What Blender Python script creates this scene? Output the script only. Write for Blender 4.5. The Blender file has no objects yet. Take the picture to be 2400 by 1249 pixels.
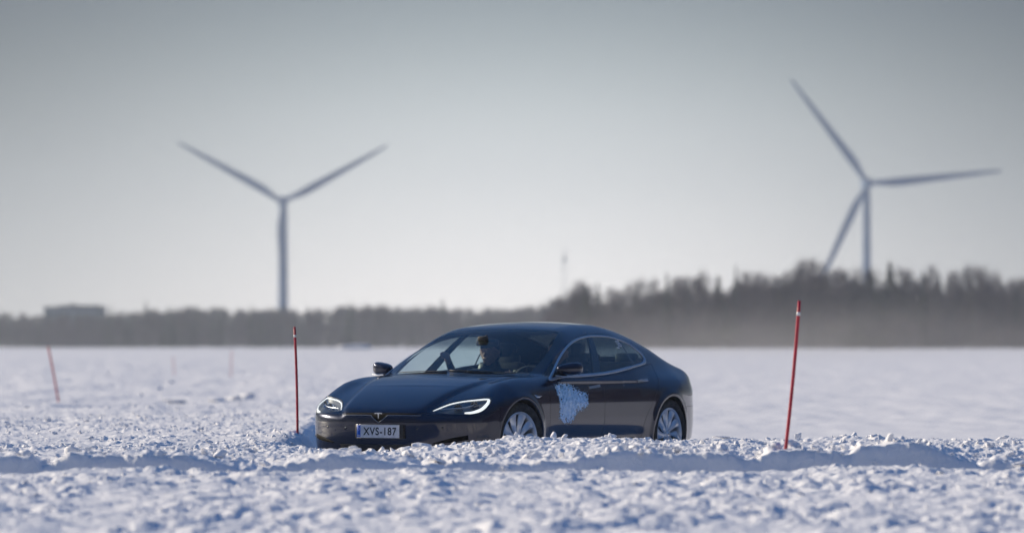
import bpy, bmesh, math, random, os
import numpy as np
from math import radians, sin, cos, pi
from mathutils import Vector, Matrix

random.seed(7)
rng = np.random.RandomState(11)
scene = bpy.context.scene
COL = scene.collection

# ---------------------------------------------------------------- camera
HC = 1.198
cam_d = bpy.data.cameras.new('camera')
cam = bpy.data.objects.new('camera', cam_d)
COL.objects.link(cam)
cam.location = (0, 0, HC)
cam.rotation_euler = (radians(90) + math.atan(187.5 / 10000), 0, 0)
cam_d.lens = 150.0
cam_d.sensor_width = 36.0
cam_d.clip_start = 0.5
cam_d.clip_end = 30000
cam_d.dof.use_dof = True
cam_d.dof.focus_distance = 36.5
cam_d.dof.aperture_fstop = 2.0
scene.camera = cam

# ---------------------------------------------------------------- sky and sun
SUN_EL = radians(22)
SUN_AZ = radians(-62)          # from the viewing direction (+Y), negative = to the left
sun_dir = Vector((math.sin(SUN_AZ) * math.cos(SUN_EL), math.cos(SUN_AZ) * math.cos(SUN_EL), math.sin(SUN_EL)))
world = bpy.data.worlds.new('World')
scene.world = world
world.use_nodes = True
nt = world.node_tree
nt.nodes.clear()
def wn(t, **k):
    n = nt.nodes.new(t)
    for a, b in k.items():
        setattr(n, a, b)
    return n
w_out = wn('ShaderNodeOutputWorld')
w_bg = wn('ShaderNodeBackground')
w_sky = wn('ShaderNodeTexSky', sky_type='NISHITA')
w_sky.sun_disc = False
w_sky.sun_elevation = SUN_EL
w_sky.sun_rotation = SUN_AZ
w_sky.air_density = 1.0
w_sky.dust_density = 1.0
w_sky.ozone_density = 1.5
w_geo = wn('ShaderNodeTexCoord')
w_sep = wn('ShaderNodeSeparateXYZ')
nt.links.new(w_geo.outputs['Generated'], w_sep.inputs[0])
# clear blue winter sky above a pale haze layer that lies on the horizon; the haze glows brightest ahead of the camera
def w_curve(pts):
    n = wn('ShaderNodeValToRGB'); c = n.color_ramp; c.interpolation = 'B_SPLINE'
    c.elements[0].position = pts[0][0]; c.elements[0].color = (*pts[0][1], 1)
    c.elements[1].position = pts[-1][0]; c.elements[1].color = (*pts[-1][1], 1)
    for p, q in pts[1:-1]:
        e = c.elements.new(p); e.color = (*q, 1)
    nt.links.new(w_sep.outputs[2], n.inputs[0]); return n
nt.links.new(w_geo.outputs['Generated'], w_sep.inputs[0])
w_up = w_curve([(0.0, (.50, .50, .50)), (.02, (.36, .38, .39)), (.045, (.10, .13, .14)), (.08, (.020, .032, .050)), (.16, (.022, .052, .112)), (.35, (.032, .110, .295)), (1.0, (.029, .130, .375))])
w_glow = w_curve([(0.0, (.82, .74, .69)), (.02, (.79, .745, .715)), (.045, (.66, .67, .67)), (.07, (.32, .365, .37)), (.095, (.12, .14, .15)), (.16, (.03, .04, .05)), (.4, (0, 0, 0)), (1.0, (0, 0, 0))])
w_az = wn('ShaderNodeMath', operation='ARCTAN2'); nt.links.new(w_sep.outputs[0], w_az.inputs[0]); nt.links.new(w_sep.outputs[1], w_az.inputs[1])
w_a1 = wn('ShaderNodeMath', operation='DIVIDE'); nt.links.new(w_az.outputs[0], w_a1.inputs[0]); w_a1.inputs[1].default_value = radians(6.4)
w_a2 = wn('ShaderNodeMath', operation='MULTIPLY'); nt.links.new(w_a1.outputs[0], w_a2.inputs[0]); nt.links.new(w_a1.outputs[0], w_a2.inputs[1])
w_a3 = wn('ShaderNodeMath', operation='MULTIPLY'); nt.links.new(w_a2.outputs[0], w_a3.inputs[0]); w_a3.inputs[1].default_value = -1.0
w_a4 = wn('ShaderNodeMath', operation='EXPONENT'); nt.links.new(w_a3.outputs[0], w_a4.inputs[0])
w_gs = wn('ShaderNodeVectorMath', operation='SCALE'); nt.links.new(w_glow.outputs[0], w_gs.inputs[0]); nt.links.new(w_a4.outputs[0], w_gs.inputs['Scale'])
w_sc = wn('ShaderNodeVectorMath', operation='SCALE'); w_sc.inputs['Scale'].default_value = 0.003
nt.links.new(w_sky.outputs[0], w_sc.inputs[0])
w_s1 = wn('ShaderNodeVectorMath', operation='ADD'); nt.links.new(w_up.outputs[0], w_s1.inputs[0]); nt.links.new(w_gs.outputs[0], w_s1.inputs[1])
w_s2 = wn('ShaderNodeVectorMath', operation='ADD'); nt.links.new(w_s1.outputs[0], w_s2.inputs[0]); nt.links.new(w_sc.outputs[0], w_s2.inputs[1])
w_bg.inputs[1].default_value = 0.81
nt.links.new(w_s2.outputs[0], w_bg.inputs[0]); nt.links.new(w_bg.outputs[0], w_out.inputs[0])

sun_d = bpy.data.lights.new('sun', 'SUN')
sun_d.energy = 5.0
sun_d.angle = radians(0.6)
sun_d.color = (1.0, 0.87, 0.68)
sun = bpy.data.objects.new('sun', sun_d)
COL.objects.link(sun)
sun.rotation_euler = (-sun_dir).to_track_quat('-Z', 'Y').to_euler()

scene.view_settings.view_transform = 'Standard'
scene.view_settings.look = 'None'
scene.view_settings.gamma = 1.0
scene.view_settings.exposure = 0.32
scene.render.engine = 'CYCLES'
scene.cycles.use_denoising = True
scene.cycles.max_bounces = 10
scene.cycles.transparent_max_bounces = 16
scene.cycles.volume_bounces = 0
scene.cycles.caustics_reflective = False
scene.cycles.caustics_refractive = False

# ---------------------------------------------------------------- helpers
def mat(name, base=(.5, .5, .5), rough=.5, metal=0., coat=0., spec=.5, emit=None, estr=1.0):
    m = bpy.data.materials.new(name); m.use_nodes = True
    b = m.node_tree.nodes['Principled BSDF']
    b.inputs['Base Color'].default_value = (*base, 1)
    b.inputs['Roughness'].default_value = rough
    b.inputs['Metallic'].default_value = metal
    b.inputs['Coat Weight'].default_value = coat
    b.inputs['Coat Roughness'].default_value = 0.03
    b.inputs['Specular IOR Level'].default_value = spec
    if emit:
        b.inputs['Emission Color'].default_value = (*emit, 1)
        b.inputs['Emission Strength'].default_value = estr
    return m

def noise_color(m, c1, c2, scale=5., detail=4., lo=.35, hi=.65, coord='Object', rough_in=.6, bump=0., bscale=None):
    """procedural two-tone variation (dirt, wear, grain) driving the base colour"""
    t = m.node_tree; b = t.nodes['Principled BSDF']
    tc = t.nodes.new('ShaderNodeTexCoord'); n = t.nodes.new('ShaderNodeTexNoise')
    n.inputs['Scale'].default_value = scale; n.inputs['Detail'].default_value = detail; n.inputs['Roughness'].default_value = rough_in
    r = t.nodes.new('ShaderNodeValToRGB')
    r.color_ramp.elements[0].position = lo; r.color_ramp.elements[0].color = (*c1, 1)
    r.color_ramp.elements[1].position = hi; r.color_ramp.elements[1].color = (*c2, 1)
    t.links.new(tc.outputs[coord], n.inputs[0]); t.links.new(n.outputs[0], r.inputs[0]); t.links.new(r.outputs[0], b.inputs['Base Color'])
    if bump:
        n2 = t.nodes.new('ShaderNodeTexNoise'); n2.inputs['Scale'].default_value = bscale or scale * 4; n2.inputs['Detail'].default_value = 5
        bp = t.nodes.new('ShaderNodeBump'); bp.inputs['Strength'].default_value = bump; bp.inputs['Distance'].default_value = .02
        t.links.new(tc.outputs[coord], n2.inputs[0]); t.links.new(n2.outputs[0], bp.inputs['Height']); t.links.new(bp.outputs[0], b.inputs['Normal'])
    return m

def np_mesh(name, V, faces, material=None, parent=None, smooth=True, normals=None):
    me = bpy.data.meshes.new(name)
    me.from_pydata(np.asarray(V, dtype=float).tolist(), [], [list(map(int, f)) for f in faces])
    if smooth:
        me.polygons.foreach_set('use_smooth', [True] * len(me.polygons))
    me.update()
    if normals is not None:
        me.normals_split_custom_set_from_vertices(np.asarray(normals, dtype=float).tolist())
    o = bpy.data.objects.new(name, me)
    COL.objects.link(o)
    if material: me.materials.append(material)
    if parent: o.parent = parent
    return o

def bm_obj(name, bm, material=None, parent=None, smooth=True, angle=None):
    me = bpy.data.meshes.new(name)
    bm.normal_update()
    if smooth:
        for f in bm.faces: f.smooth = True
        if angle is not None:
            for e in bm.edges:
                if len(e.link_faces) == 2 and e.calc_face_angle(0) > angle: e.smooth = False
    bm.to_mesh(me); bm.free()
    o = bpy.data.objects.new(name, me); COL.objects.link(o)
    if material: me.materials.append(material)
    if parent: o.parent = parent
    return o

def empty(name, loc=(0, 0, 0), rz=0., label=None, cat=None, group=None):
    o = bpy.data.objects.new(name, None); COL.objects.link(o)
    o.location = loc; o.rotation_euler = (0, 0, rz); o.empty_display_size = .2
    return tag(o, label, cat, group)

def tag(o, label=None, cat=None, group=None, kind=None):
    if label: o['label'] = label
    if cat: o['category'] = cat
    if group: o['group'] = group
    if kind: o['kind'] = kind
    return o

def tube(bm, pts, radii, seg=8, cap=True, up=None, flat=1.0):
    """swept tube through pts (list of Vector), radius per point; flat scales the second axis"""
    pts = [Vector(p) for p in pts]
    if not hasattr(radii, '__len__'): radii = [radii] * len(pts)
    rings = []; prev = None
    for i, p in enumerate(pts):
        a = pts[max(i - 1, 0)]; b = pts[min(i + 1, len(pts) - 1)]
        t = (b - a).normalized()
        if prev is None:
            ref = Vector(up) if up else (Vector((0, 0, 1)) if abs(t.z) < .9 else Vector((1, 0, 0)))
        else: ref = prev
        n = (ref - t * ref.dot(t)).normalized(); prev = n
        bn = t.cross(n)
        rings.append([bm.verts.new(p + (n * math.cos(2 * pi * k / seg) * flat + bn * math.sin(2 * pi * k / seg)) * radii[i]) for k in range(seg)])
    for r0, r1 in zip(rings, rings[1:]):
        for k in range(seg): bm.faces.new((r0[k], r0[(k + 1) % seg], r1[(k + 1) % seg], r1[k]))
    if cap:
        bm.faces.new(rings[0][::-1]); bm.faces.new(rings[-1])
    return bm

def lathe(bm, prof, seg=48, axis='Y', close=False):
    """prof: list of (r, a): radius and position along the axis"""
    rings = []
    for r, a in prof:
        ring = []
        for k in range(seg):
            t = 2 * pi * k / seg
            if axis == 'Y': co = (r * cos(t), a, r * sin(t))
            elif axis == 'Z': co = (r * cos(t), r * sin(t), a)
            else: co = (a, r * cos(t), r * sin(t))
            ring.append(bm.verts.new(co))
        rings.append(ring)
    pairs = list(zip(rings, rings[1:])) + ([(rings[-1], rings[0])] if close else [])
    for r0, r1 in pairs:
        for k in range(seg): bm.faces.new((r0[k], r0[(k + 1) % seg], r1[(k + 1) % seg], r1[k]))
    bmesh.ops.recalc_face_normals(bm, faces=bm.faces)
    return bm

def rbox(bm, c, s, bev=.01, rot=None, seg=2):
    """bevelled box centred at c with full size s"""
    r = bmesh.ops.create_cube(bm, size=1)
    vs = r['verts']
    for v in vs: v.co = Vector((v.co.x * s[0], v.co.y * s[1], v.co.z * s[2]))
    es = list({e for v in vs for e in v.link_edges})
    if bev > 0:
        rb = bmesh.ops.bevel(bm, geom=es, offset=bev, segments=seg, affect='EDGES', profile=.5)
        vs = list({v for f in rb['faces'] for v in f.verts} | {v for v in vs if v.is_valid})
    M = Matrix.Translation(c) @ (rot.to_4x4() if rot else Matrix())
    for v in vs: v.co = M @ v.co
    return vs

# ---- numpy value noise (periodic hashing), used for terrain and ragged edges
def vnoise(x, y, seed=0):
    xi = np.floor(x).astype(np.int64); yi = np.floor(y).astype(np.int64)
    fx = x - xi; fy = y - yi
    fx = fx * fx * fx * (fx * (fx * 6 - 15) + 10); fy = fy * fy * fy * (fy * (fy * 6 - 15) + 10)
    def h(a, b):
        n = (a * 374761393 + b * 668265263 + seed * 974634777) & 0xFFFFFFFF
        n = ((n ^ (n >> 13)) * 1274126177) & 0xFFFFFFFF
        return ((n ^ (n >> 16)) & 0xFFFF) / 65535.0
    return (h(xi, yi) * (1 - fx) + h(xi + 1, yi) * fx) * (1 - fy) + (h(xi, yi + 1) * (1 - fx) + h(xi + 1, yi + 1) * fx) * fy
def fbm(x, y, octv=4, seed=0, gain=.5):
    s = 0; a = 1; t = 0
    for o in range(octv):
        s = s + a * (vnoise(x, y, seed + o * 17) - .5); t += a; a *= gain; x = x * 2.03 + 7.1; y = y * 2.03 - 3.7
    return s / t
# ================================================================ CAR BODY (car space: x forward from the front axle, y left, z up)
def pchip(xs, ys):
    xs = np.array(xs, float); ys = np.array(ys, float)
    if xs[0] > xs[-1]: xs = xs[::-1]; ys = ys[::-1]
    h = np.diff(xs); d = np.diff(ys) / h
    m = np.zeros(len(xs)); m[0] = d[0]; m[-1] = d[-1]
    for i in range(1, len(xs) - 1):
        if d[i - 1] * d[i] > 0:
            w1 = 2 * h[i] + h[i - 1]; w2 = h[i] + 2 * h[i - 1]
            m[i] = (w1 + w2) / (w1 / d[i - 1] + w2 / d[i])
    X = np.linspace(xs[0], xs[-1], 3000)
    k = np.clip(np.searchsorted(xs, X) - 1, 0, len(xs) - 2)
    t = (X - xs[k]) / h[k]
    Y = (2*t**3-3*t**2+1)*ys[k] + (t**3-2*t**2+t)*h[k]*m[k] + (-2*t**3+3*t**2)*ys[k+1] + (t**3-t**2)*h[k]*m[k+1]
    ker = np.hanning(121); ker /= ker.sum()          # a little smoothing of the second derivative
    Yp = np.concatenate([Y[0] - (Y[1]-Y[0]) * np.arange(60, 0, -1), Y, Y[-1] + (Y[-1]-Y[-2]) * np.arange(1, 61)])
    Y = np.convolve(Yp, ker, 'valid')
    return lambda q: np.interp(q, X, Y)

P_W = pchip([1.0, .9, .6, .3, 0, -.5, -1.5, -2.3, -2.9, -3.5, -3.9, -4.2], [.93, .93, .945, .96, .968, .962, .96, .968, .982, .955, .90, .85])
P_G = pchip([.05, .15, .25, .40, .55, .68, .78, .86, .93, 1.0, 1.1, 1.5], [-.10, -.06, -.03, -.012, 0, .0, -.008, -.022, -.045, -.075, -.13, -.40])
P_ZC = pchip([1.0, .93, .88, .80, .6, .4, .2, 0, -.2, -.4, -.8, -1.5, -2.2, -2.6, -3.0, -3.6, -3.9, -4.0, -4.2],
             [.57, .605, .635, .680, .765, .828, .875, .910, .935, .950, .985, 1.005, 1.015, .990, .962, .950, .950, .940, .89])
P_YH = pchip([1.0, .93, .79, .5, .2, -.1, -.4, -.8], [.34, .37, .43, .485, .56, .63, .74, .86])     # hood crease
P_XN = pchip([.05, .15, .22, .30, .40, .52, .585, .62, .70, .8, 1.2], [.66, .80, .865, .905, .925, .932, .925, .918, .90, .86, .70])
P_PL = pchip([0, .2, .4, .55, .66, .76, .84, .90, .94, 1.0], [0, .008, .034, .078, .130, .198, .285, .40, .56, .93])
P_XR = pchip([.05, .2, .3, .5, .7, .9, 1.0, 1.05, 1.3], [-3.75, -3.93, -4.02, -4.06, -4.055, -3.985, -3.96, -3.94, -3.85])
P_PR = pchip([0, .3, .55, .7, .8, .88, .95, 1.0], [0, .02, .09, .19, .31, .46, .70, .95])
P_ZR = pchip([-.1, -.3, -.45, -.7, -1.0, -1.2, -1.4, -1.6, -1.85, -2.1, -2.4, -2.7, -3.0, -3.3, -3.6, -3.85, -4.1],
             [.84, .935, 1.01, 1.128, 1.258, 1.340, 1.390, 1.413, 1.430, 1.433, 1.408, 1.348, 1.258, 1.155, 1.045, .950, .86])
P_SH = pchip([.2, -.6, -1.0, -1.5, -2.2, -2.8, -3.3, -4.0], [.30, .30, .24, .10, .08, .12, .20, .20])    # plan curvature of screens
P_YG = pchip([.88, .93, 1.0, 1.1, 1.2, 1.3, 1.4, 1.5], [.945, .922, .886, .828, .762, .688, .60, .50])
P_GT = pchip([0, -.5, -1.0, -2.2, -2.6, -3.0, -3.5, -4.1], [-.03, -.008, 0, 0, -.03, -.085, -.19, -.34])
P_KU = pchip([.2, -.7, -2.0, -2.5, -2.9, -3.3, -4.1], [.03, .015, .015, .03, .12, .20, .20])

def smax(a, b, k):
    h = np.maximum(k - np.abs(a - b), 0) / k
    return np.maximum(a, b) + h * h * k * .25
def smin(a, b, k): return -smax(-a, -b, k)

WHEELS_X = (0.0, -2.959)
def body_solid(x, y, z):
    ya = np.abs(y)
    side = ya - (P_W(x) + P_G(z))
    # flared arch lips
    for wx in WHEELS_X:
        r = np.sqrt((x - wx) ** 2 + (z - .35) ** 2)
        side = side - .012 * np.exp(-((r - .395) / .035) ** 2) * (z > .1)
    # concave rocker scallop along the lower doors
    side = side + .016 * np.exp(-((z - .36) / .07) ** 2) * np.exp(-np.clip(np.abs(x + 1.48) - .75, 0, 9) ** 2 / .03)
    yh = P_YH(x)
    fr = 1 / (1 + np.exp(-(x + .9) * 6))
    crown = .020 * (ya / .85) ** 2 + (.018 + .04 * (x < -2)) * (ya / .9) ** 4 + .055 * np.clip((x - .12) / .5, 0, 1.2) * (ya / .85) ** 3
    cr_d = (.005 + .030 * np.clip((x + .35) / 1.1, 0, 1)) * fr
    top_h = P_ZC(x) - crown - cr_d / (1 + np.exp(-(ya - yh) / .014)) + .030 * fr * np.exp(-((ya - .80) / .10) ** 2) * np.exp(-((x - .05) / .42) ** 2)
    slope = .42
    top = (z - top_h) * (1 / np.sqrt(1 + slope ** 2 * np.clip((x - .1) * 1.6, .1, 1)))
    f = smax(side, top, .11 + .14 * np.clip((-3.2 - x) / .5, 0, 1))
    front = (x - (P_XN(z) - P_PL(ya))) * .80
    f = smax(f, front, .045)
    rear = ((P_XR(z) + P_PR(ya)) - x) * .85
    f = smax(f, rear, .15)
    f = smax(f, .16 - z, .05)
    return f
def cabin_solid(x, y, z):
    ya = np.abs(y)
    side = (ya - (P_YG(z) + P_GT(x))) * .86
    xs = x + P_SH(x) * y * y
    top = (z - (P_ZR(xs) - (.028 + .022 / (1 + np.exp((x + 2.0) * 5))) * (ya / .6) ** 2)) * .88
    f = smax(side, top, .10)
    return smax(f, .86 - z, .02)
def F(x, y, z):
    k = P_KU(x)
    f = smin(body_solid(x, y, z), cabin_solid(x, y, z), k)
    ya = np.abs(y)
    for wx in WHEELS_X:
        r = np.sqrt((x - wx) ** 2 + (z - .345) ** 2)
        arch = np.maximum(r - .372, .60 - ya)
        f = smax(f, -arch, .012)
    # front intakes: two low side openings and a centre one, pressed into the bumper
    for (cx, cy, cz, sy, sz) in INTAKES:
        q = np.sqrt(((ya - cy) / sy) ** 2 + (np.abs(z - cz - .17 * (ya - cy)) / sz) ** 2)
        w = np.clip((1.15 - q) / .5, 0, 1); f = f + .012 * w * w * (3 - 2 * w) * (x > .2)
    return f
INTAKES = []

def gradF(P, h=.002):
    g = np.empty_like(P)
    for i in range(3):
        a = P.copy(); a[:, i] += h; b = P.copy(); b[:, i] -= h
        g[:, i] = (F(*a.T) - F(*b.T)) / (2 * h)
    return g
def project(P, it=4):
    P = P.copy()
    for _ in range(it):
        g = gradF(P); f = F(*P.T)
        P -= (f / np.maximum((g ** 2).sum(1), .05))[:, None] * g
    return P

def nets(func, x, y, z, seam=False):
    """naive surface nets of func < 0 on a regular grid; returns vertices, quads and the grid column of each vertex"""
    cell = x[1] - x[0]
    V = func(x[:, None, None], y[None, :, None], z[None, None, :])
    V = np.broadcast_to(V, (len(x), len(y), len(z)))
    S = V < 0
    c = np.zeros((len(x) - 1, len(y) - 1, len(z) - 1), np.int8)
    for i in (0, 1):
        for j in (0, 1):
            for k in (0, 1):
                c += S[i:len(x) - 1 + i, j:len(y) - 1 + j, k:len(z) - 1 + k]
    act = (c > 0) & (c < 8)
    if seam: act[:, 0, :] = False
    I, J, K = np.nonzero(act)
    acc = np.zeros((len(I), 3)); cnt = np.zeros(len(I))
    corners = [(i, j, k) for i in (0, 1) for j in (0, 1) for k in (0, 1)]
    cv = {o: V[I + o[0], J + o[1], K + o[2]] for o in corners}
    for a in corners:
        for ax in range(3):
            if a[ax]: continue
            b = list(a); b[ax] = 1; b = tuple(b)
            va, vb = cv[a], cv[b]; m = (va < 0) != (vb < 0)
            t = np.where(m, va / np.where(m, va - vb, 1), 0)
            p = np.array(a, float)[None, :].repeat(len(I), 0); p[:, ax] += t
            acc[m] += p[m]; cnt[m] += 1
    P = acc / cnt[:, None] + np.stack([I, J, K], 1)
    P = P * cell + np.array([x[0], y[0], z[0]])
    idx = -np.ones(act.shape, np.int64); idx[I, J, K] = np.arange(len(I))
    quads = []
    for ax in range(3):
        A = [slice(None)] * 3; B = [slice(None)] * 3
        A[ax] = slice(0, -1); B[ax] = slice(1, None)
        sa, sb = S[tuple(A)], S[tuple(B)]
        e = np.stack(np.nonzero(sa != sb), 1)
        o1, o2 = (ax + 1) % 3, (ax + 2) % 3
        dims = np.array(act.shape)
        ok = (e[:, o1] > 0) & (e[:, o2] > 0) & (e[:, o1] < dims[o1]) & (e[:, o2] < dims[o2]) & (e[:, ax] < dims[ax])
        e = e[ok]; ins = sa[e[:, 0], e[:, 1], e[:, 2]]
        def cid(d1, d2):
            q = e.copy(); q[:, o1] -= d1; q[:, o2] -= d2
            return idx[q[:, 0], q[:, 1], q[:, 2]]
        q = np.stack([cid(1, 1), cid(0, 1), cid(0, 0), cid(1, 0)], 1)
        q[~ins] = q[~ins][:, ::-1]
        quads.append(q[(q >= 0).all(1)])
    return P, np.concatenate(quads), J

def surface_nets(cell):
    P, Q, J = nets(F, np.arange(-4.20, 1.05, cell), np.arange(-1.5 * cell, 1.06, cell), np.arange(.10, 1.50, cell), True)
    seam = (J == 1)
    P = project(P)
    P[seam, 1] = 0.0
    P2 = project(P[seam], 2); P[seam, 0] = P2[:, 0]; P[seam, 2] = P2[:, 2]
    P[:, 1] = np.maximum(P[:, 1], 0)
    return P, Q, seam
# ---------------------------------------------------------------- panel layout: signed region functions on the body surface
def polysd(px, pz, poly):
    """signed distance to a closed 2-D polygon, negative inside"""
    poly = np.array(poly, float); d = np.full(px.shape, 1e9); ins = np.zeros(px.shape, bool)
    for i in range(len(poly)):
        a = poly[i]; b = poly[(i + 1) % len(poly)]; e = b - a
        wx, wz = px - a[0], pz - a[1]
        t = np.clip((wx * e[0] + wz * e[1]) / (e @ e), 0, 1)
        d = np.minimum(d, (wx - e[0] * t) ** 2 + (wz - e[1] * t) ** 2)
        c1 = (a[1] <= pz) & (b[1] > pz) & (e[0] * wz - e[1] * wx < 0)
        c2 = (a[1] > pz) & (b[1] <= pz) & (e[0] * wz - e[1] * wx > 0)
        ins ^= (c1 | c2)
    return np.where(ins, -1, 1) * np.sqrt(d)

def smooth_loop(pts, n=6, closed=True):
    """Catmull-Rom through pts"""
    P = [np.array(p, float) for p in pts]; m = len(P); out = []
    rngi = range(m) if closed else range(m - 1)
    for i in rngi:
        if closed: p0, p1, p2, p3 = P[(i - 1) % m], P[i], P[(i + 1) % m], P[(i + 2) % m]
        else: p0, p1, p2, p3 = P[max(i - 1, 0)], P[i], P[i + 1], P[min(i + 2, m - 1)]
        for k in range(n):
            t = k / n
            out.append(.5 * ((2 * p1) + (-p0 + p2) * t + (2 * p0 - 5 * p1 + 4 * p2 - p3) * t * t + (-p0 + 3 * p1 - 3 * p2 + p3) * t ** 3))
    if not closed: out.append(P[-1])
    return out

DLO = [(-.60, .925), (-.709, .986), (-.826, 1.049), (-.983, 1.123), (-1.165, 1.194), (-1.32, 1.242), (-1.50, 1.284), (-1.67, 1.308), (-1.85, 1.321),
       (-2.167, 1.314), (-2.462, 1.262), (-2.60, 1.213), (-2.695, 1.160), (-2.722, 1.115), (-2.700, 1.082), (-2.60, 1.052), (-2.42, 1.025), (-2.20, .998),
       (-1.936, .971), (-1.70, .953), (-1.45, .941), (-1.15, .932), (-.90, .928), (-.74, .926)]
DLO_S = smooth_loop(DLO, 4)
HLP3 = [(.799, .473, .627), (.742, .498, .653), (.682, .528, .676), (.609, .574, .702), (.527, .659, .724), (.466, .757, .739), (.391, .864, .748), (.43, .882, .722),
        (.498, .888, .679), (.547, .881, .642), (.590, .862, .618), (.631, .841, .605), (.680, .80, .596), (.725, .75, .594), (.786, .632, .601), (.812, .535, .613)]
HL2 = smooth_loop([(.78 * p[0] - .62 * p[1], p[2]) for p in HLP3], 3)
def bx_(x, z): return x + 1.593 + .045 * (z - .66)              # cut between the doors
def front_cut(x, z): return x + .515 + .02 * (z - .5)
REAR_CUT = pchip([.2, .30, .475, .676, .80, .878, .95, 1.05], [-2.36, -2.355, -2.388, -2.563, -2.67, -2.748, -2.80, -2.84])
BELT = pchip([-.3, -.6, -.9, -1.45, -1.94, -2.2, -2.42, -2.6, -3.0], [.905, .908, .911, .924, .953, .980, 1.005, 1.025, 1.06])
def m_(*a):
    r = a[0]
    for b in a[1:]: r = np.maximum(r, b)
    return r
def xs_(x, y): return x + P_SH(x) * y * y
def R_well(x, y, z):
    ya = np.abs(y)
    return np.minimum(*[np.sqrt((x - wx) ** 2 + (z - .345) ** 2) - .3785 for wx in WHEELS_X])
def R_dlo(x, y, z): return np.maximum(polysd(x, z, DLO_S), .5 - np.abs(y))
def R_fglass(x, y, z): return m_(R_dlo(x, y, z), -(x + 1.45 + .90 * (z - .955)))
def R_rglass(x, y, z): return m_(R_dlo(x, y, z), x + 1.614 + .68 * (z - .966), -(x + 2.338 - .10 * (z - 1.1)))
def R_qglass(x, y, z): return m_(R_dlo(x, y, z), x + 2.362 - .10 * (z - 1.1))
def R_wshield(x, y, z):
    ya = np.abs(y)
    return m_(ya - (.715 - .11 * np.clip((z - 1.08) / .25, 0, 1) ** 1.5), -(xs_(x, y) + 1.30), xs_(x, y) + .365, .9 - z)
def R_frit(x, y, z):
    ya = np.abs(y)
    return m_(ya - (.775 - .13 * np.clip((z - 1.05) / .28, 0, 1) ** 1.5), -(xs_(x, y) + 1.345), xs_(x, y) + .300, .87 - z)
def R_backlight(x, y, z):
    ya = np.abs(y)
    return m_(ya - (.56 - .10 * np.clip((x + 2.6) / -.8, 0, 1)), xs_(x, y) + 2.70, -(xs_(x, y) + 3.46), .98 - z)
def R_head(x, y, z):
    ya = np.abs(y)
    return m_(polysd(.78 * x - .62 * ya, z, HL2), .35 - ya, .2 - x)
def nose_low(ya): return .584 - .064 * np.clip(1 - ya / .085, 0, 1) ** .8
def R_slot(x, y, z):
    ya = np.abs(y)
    return m_(z - .606 + .012 * (ya / .4) ** 6, nose_low(ya) - z, ya - .405, .6 - x)
def R_intake(x, y, z):
    ya = np.abs(y)
    q = np.sqrt(((ya - .64) / .128) ** 2 + ((z - .352 - .17 * (ya - .64)) / .0225) ** 2)
    return m_((q - 1) * .03, .4 - x)
def R_grille(x, y, z):
    ya = np.abs(y)
    return m_(ya - .44, z - .325, .235 - z, .5 - x)
def R_hood(x, y, z):
    ya = np.abs(y)
    return m_(ya - (P_YH(x) + .03 + .03 * np.clip((x - .75) / .1, 0, 1)), .604 - z, xs_(x, y) * -1 - .285)
def R_bumper(x, y, z): return m_(z - .605 - .10 * np.clip((.5 - x) / .3, -.2, .3), .375 - x)
def R_rbumper(x, y, z): return m_(z - .62, x + 3.325)
def R_fdoor(x, y, z): return m_(front_cut(x, z), -bx_(x, z), .30 - z, z - BELT(x) + .012, .6 - np.abs(y))
def R_rdoor(x, y, z): return m_(bx_(x, z), -(x - REAR_CUT(z)) * .85, .30 - z, z - BELT(x) + .012, .6 - np.abs(y))
def R_roof(x, y, z):
    ya = np.abs(y)
    return m_(ya - (.575 - .04 * np.clip((x + 2.2) / -.6, 0, 1)), -(xs_(x, y) + 2.685), xs_(x, y) + 1.36, 1.1 - z)
def R_sill(x, y, z): return m_(z - .245, x + .45, -(x + 2.55))
def R_tail(x, y, z):
    ya = np.abs(y)
    return m_(np.abs(z - .80) - .055, .28 - ya, x + 3.80)

# name, function, gap to neighbours, symmetric as one piece?, material key
REGIONS = [('wheel_arch', R_well, 0., True, 'liner'),
           ('front_window', R_fglass, 0., False, 'glass'), ('rear_window', R_rglass, 0., False, 'tint'), ('quarter_window', R_qglass, 0., False, 'tint'),
           ('door_pillar', lambda x, y, z: m_(R_dlo(x, y, z), -(x + 2.1)), 0., False, 'gloss_black'), ('quarter_divider', R_dlo, 0., False, 'gloss_black'),
           ('windscreen', R_wshield, 0., True, 'wglass'), ('windscreen_surround', R_frit, 0., True, 'gloss_black'),
           ('tailgate_window', R_backlight, 0., True, 'tailglass'),
           ('headlight', R_head, .001, False, 'lens'), ('nose_slot', R_slot, 0., True, 'deep_black'),
           ('lower_grille', R_grille, 0., True, 'black'),
           ('tail_light', R_tail, .001, False, 'red'),
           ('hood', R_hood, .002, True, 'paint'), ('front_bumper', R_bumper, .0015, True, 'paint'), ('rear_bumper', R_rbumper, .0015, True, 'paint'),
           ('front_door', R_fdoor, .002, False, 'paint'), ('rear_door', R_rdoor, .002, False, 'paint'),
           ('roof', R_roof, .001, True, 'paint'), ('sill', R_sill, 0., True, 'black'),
           ('body', None, 0., True, 'paint')]

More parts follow.
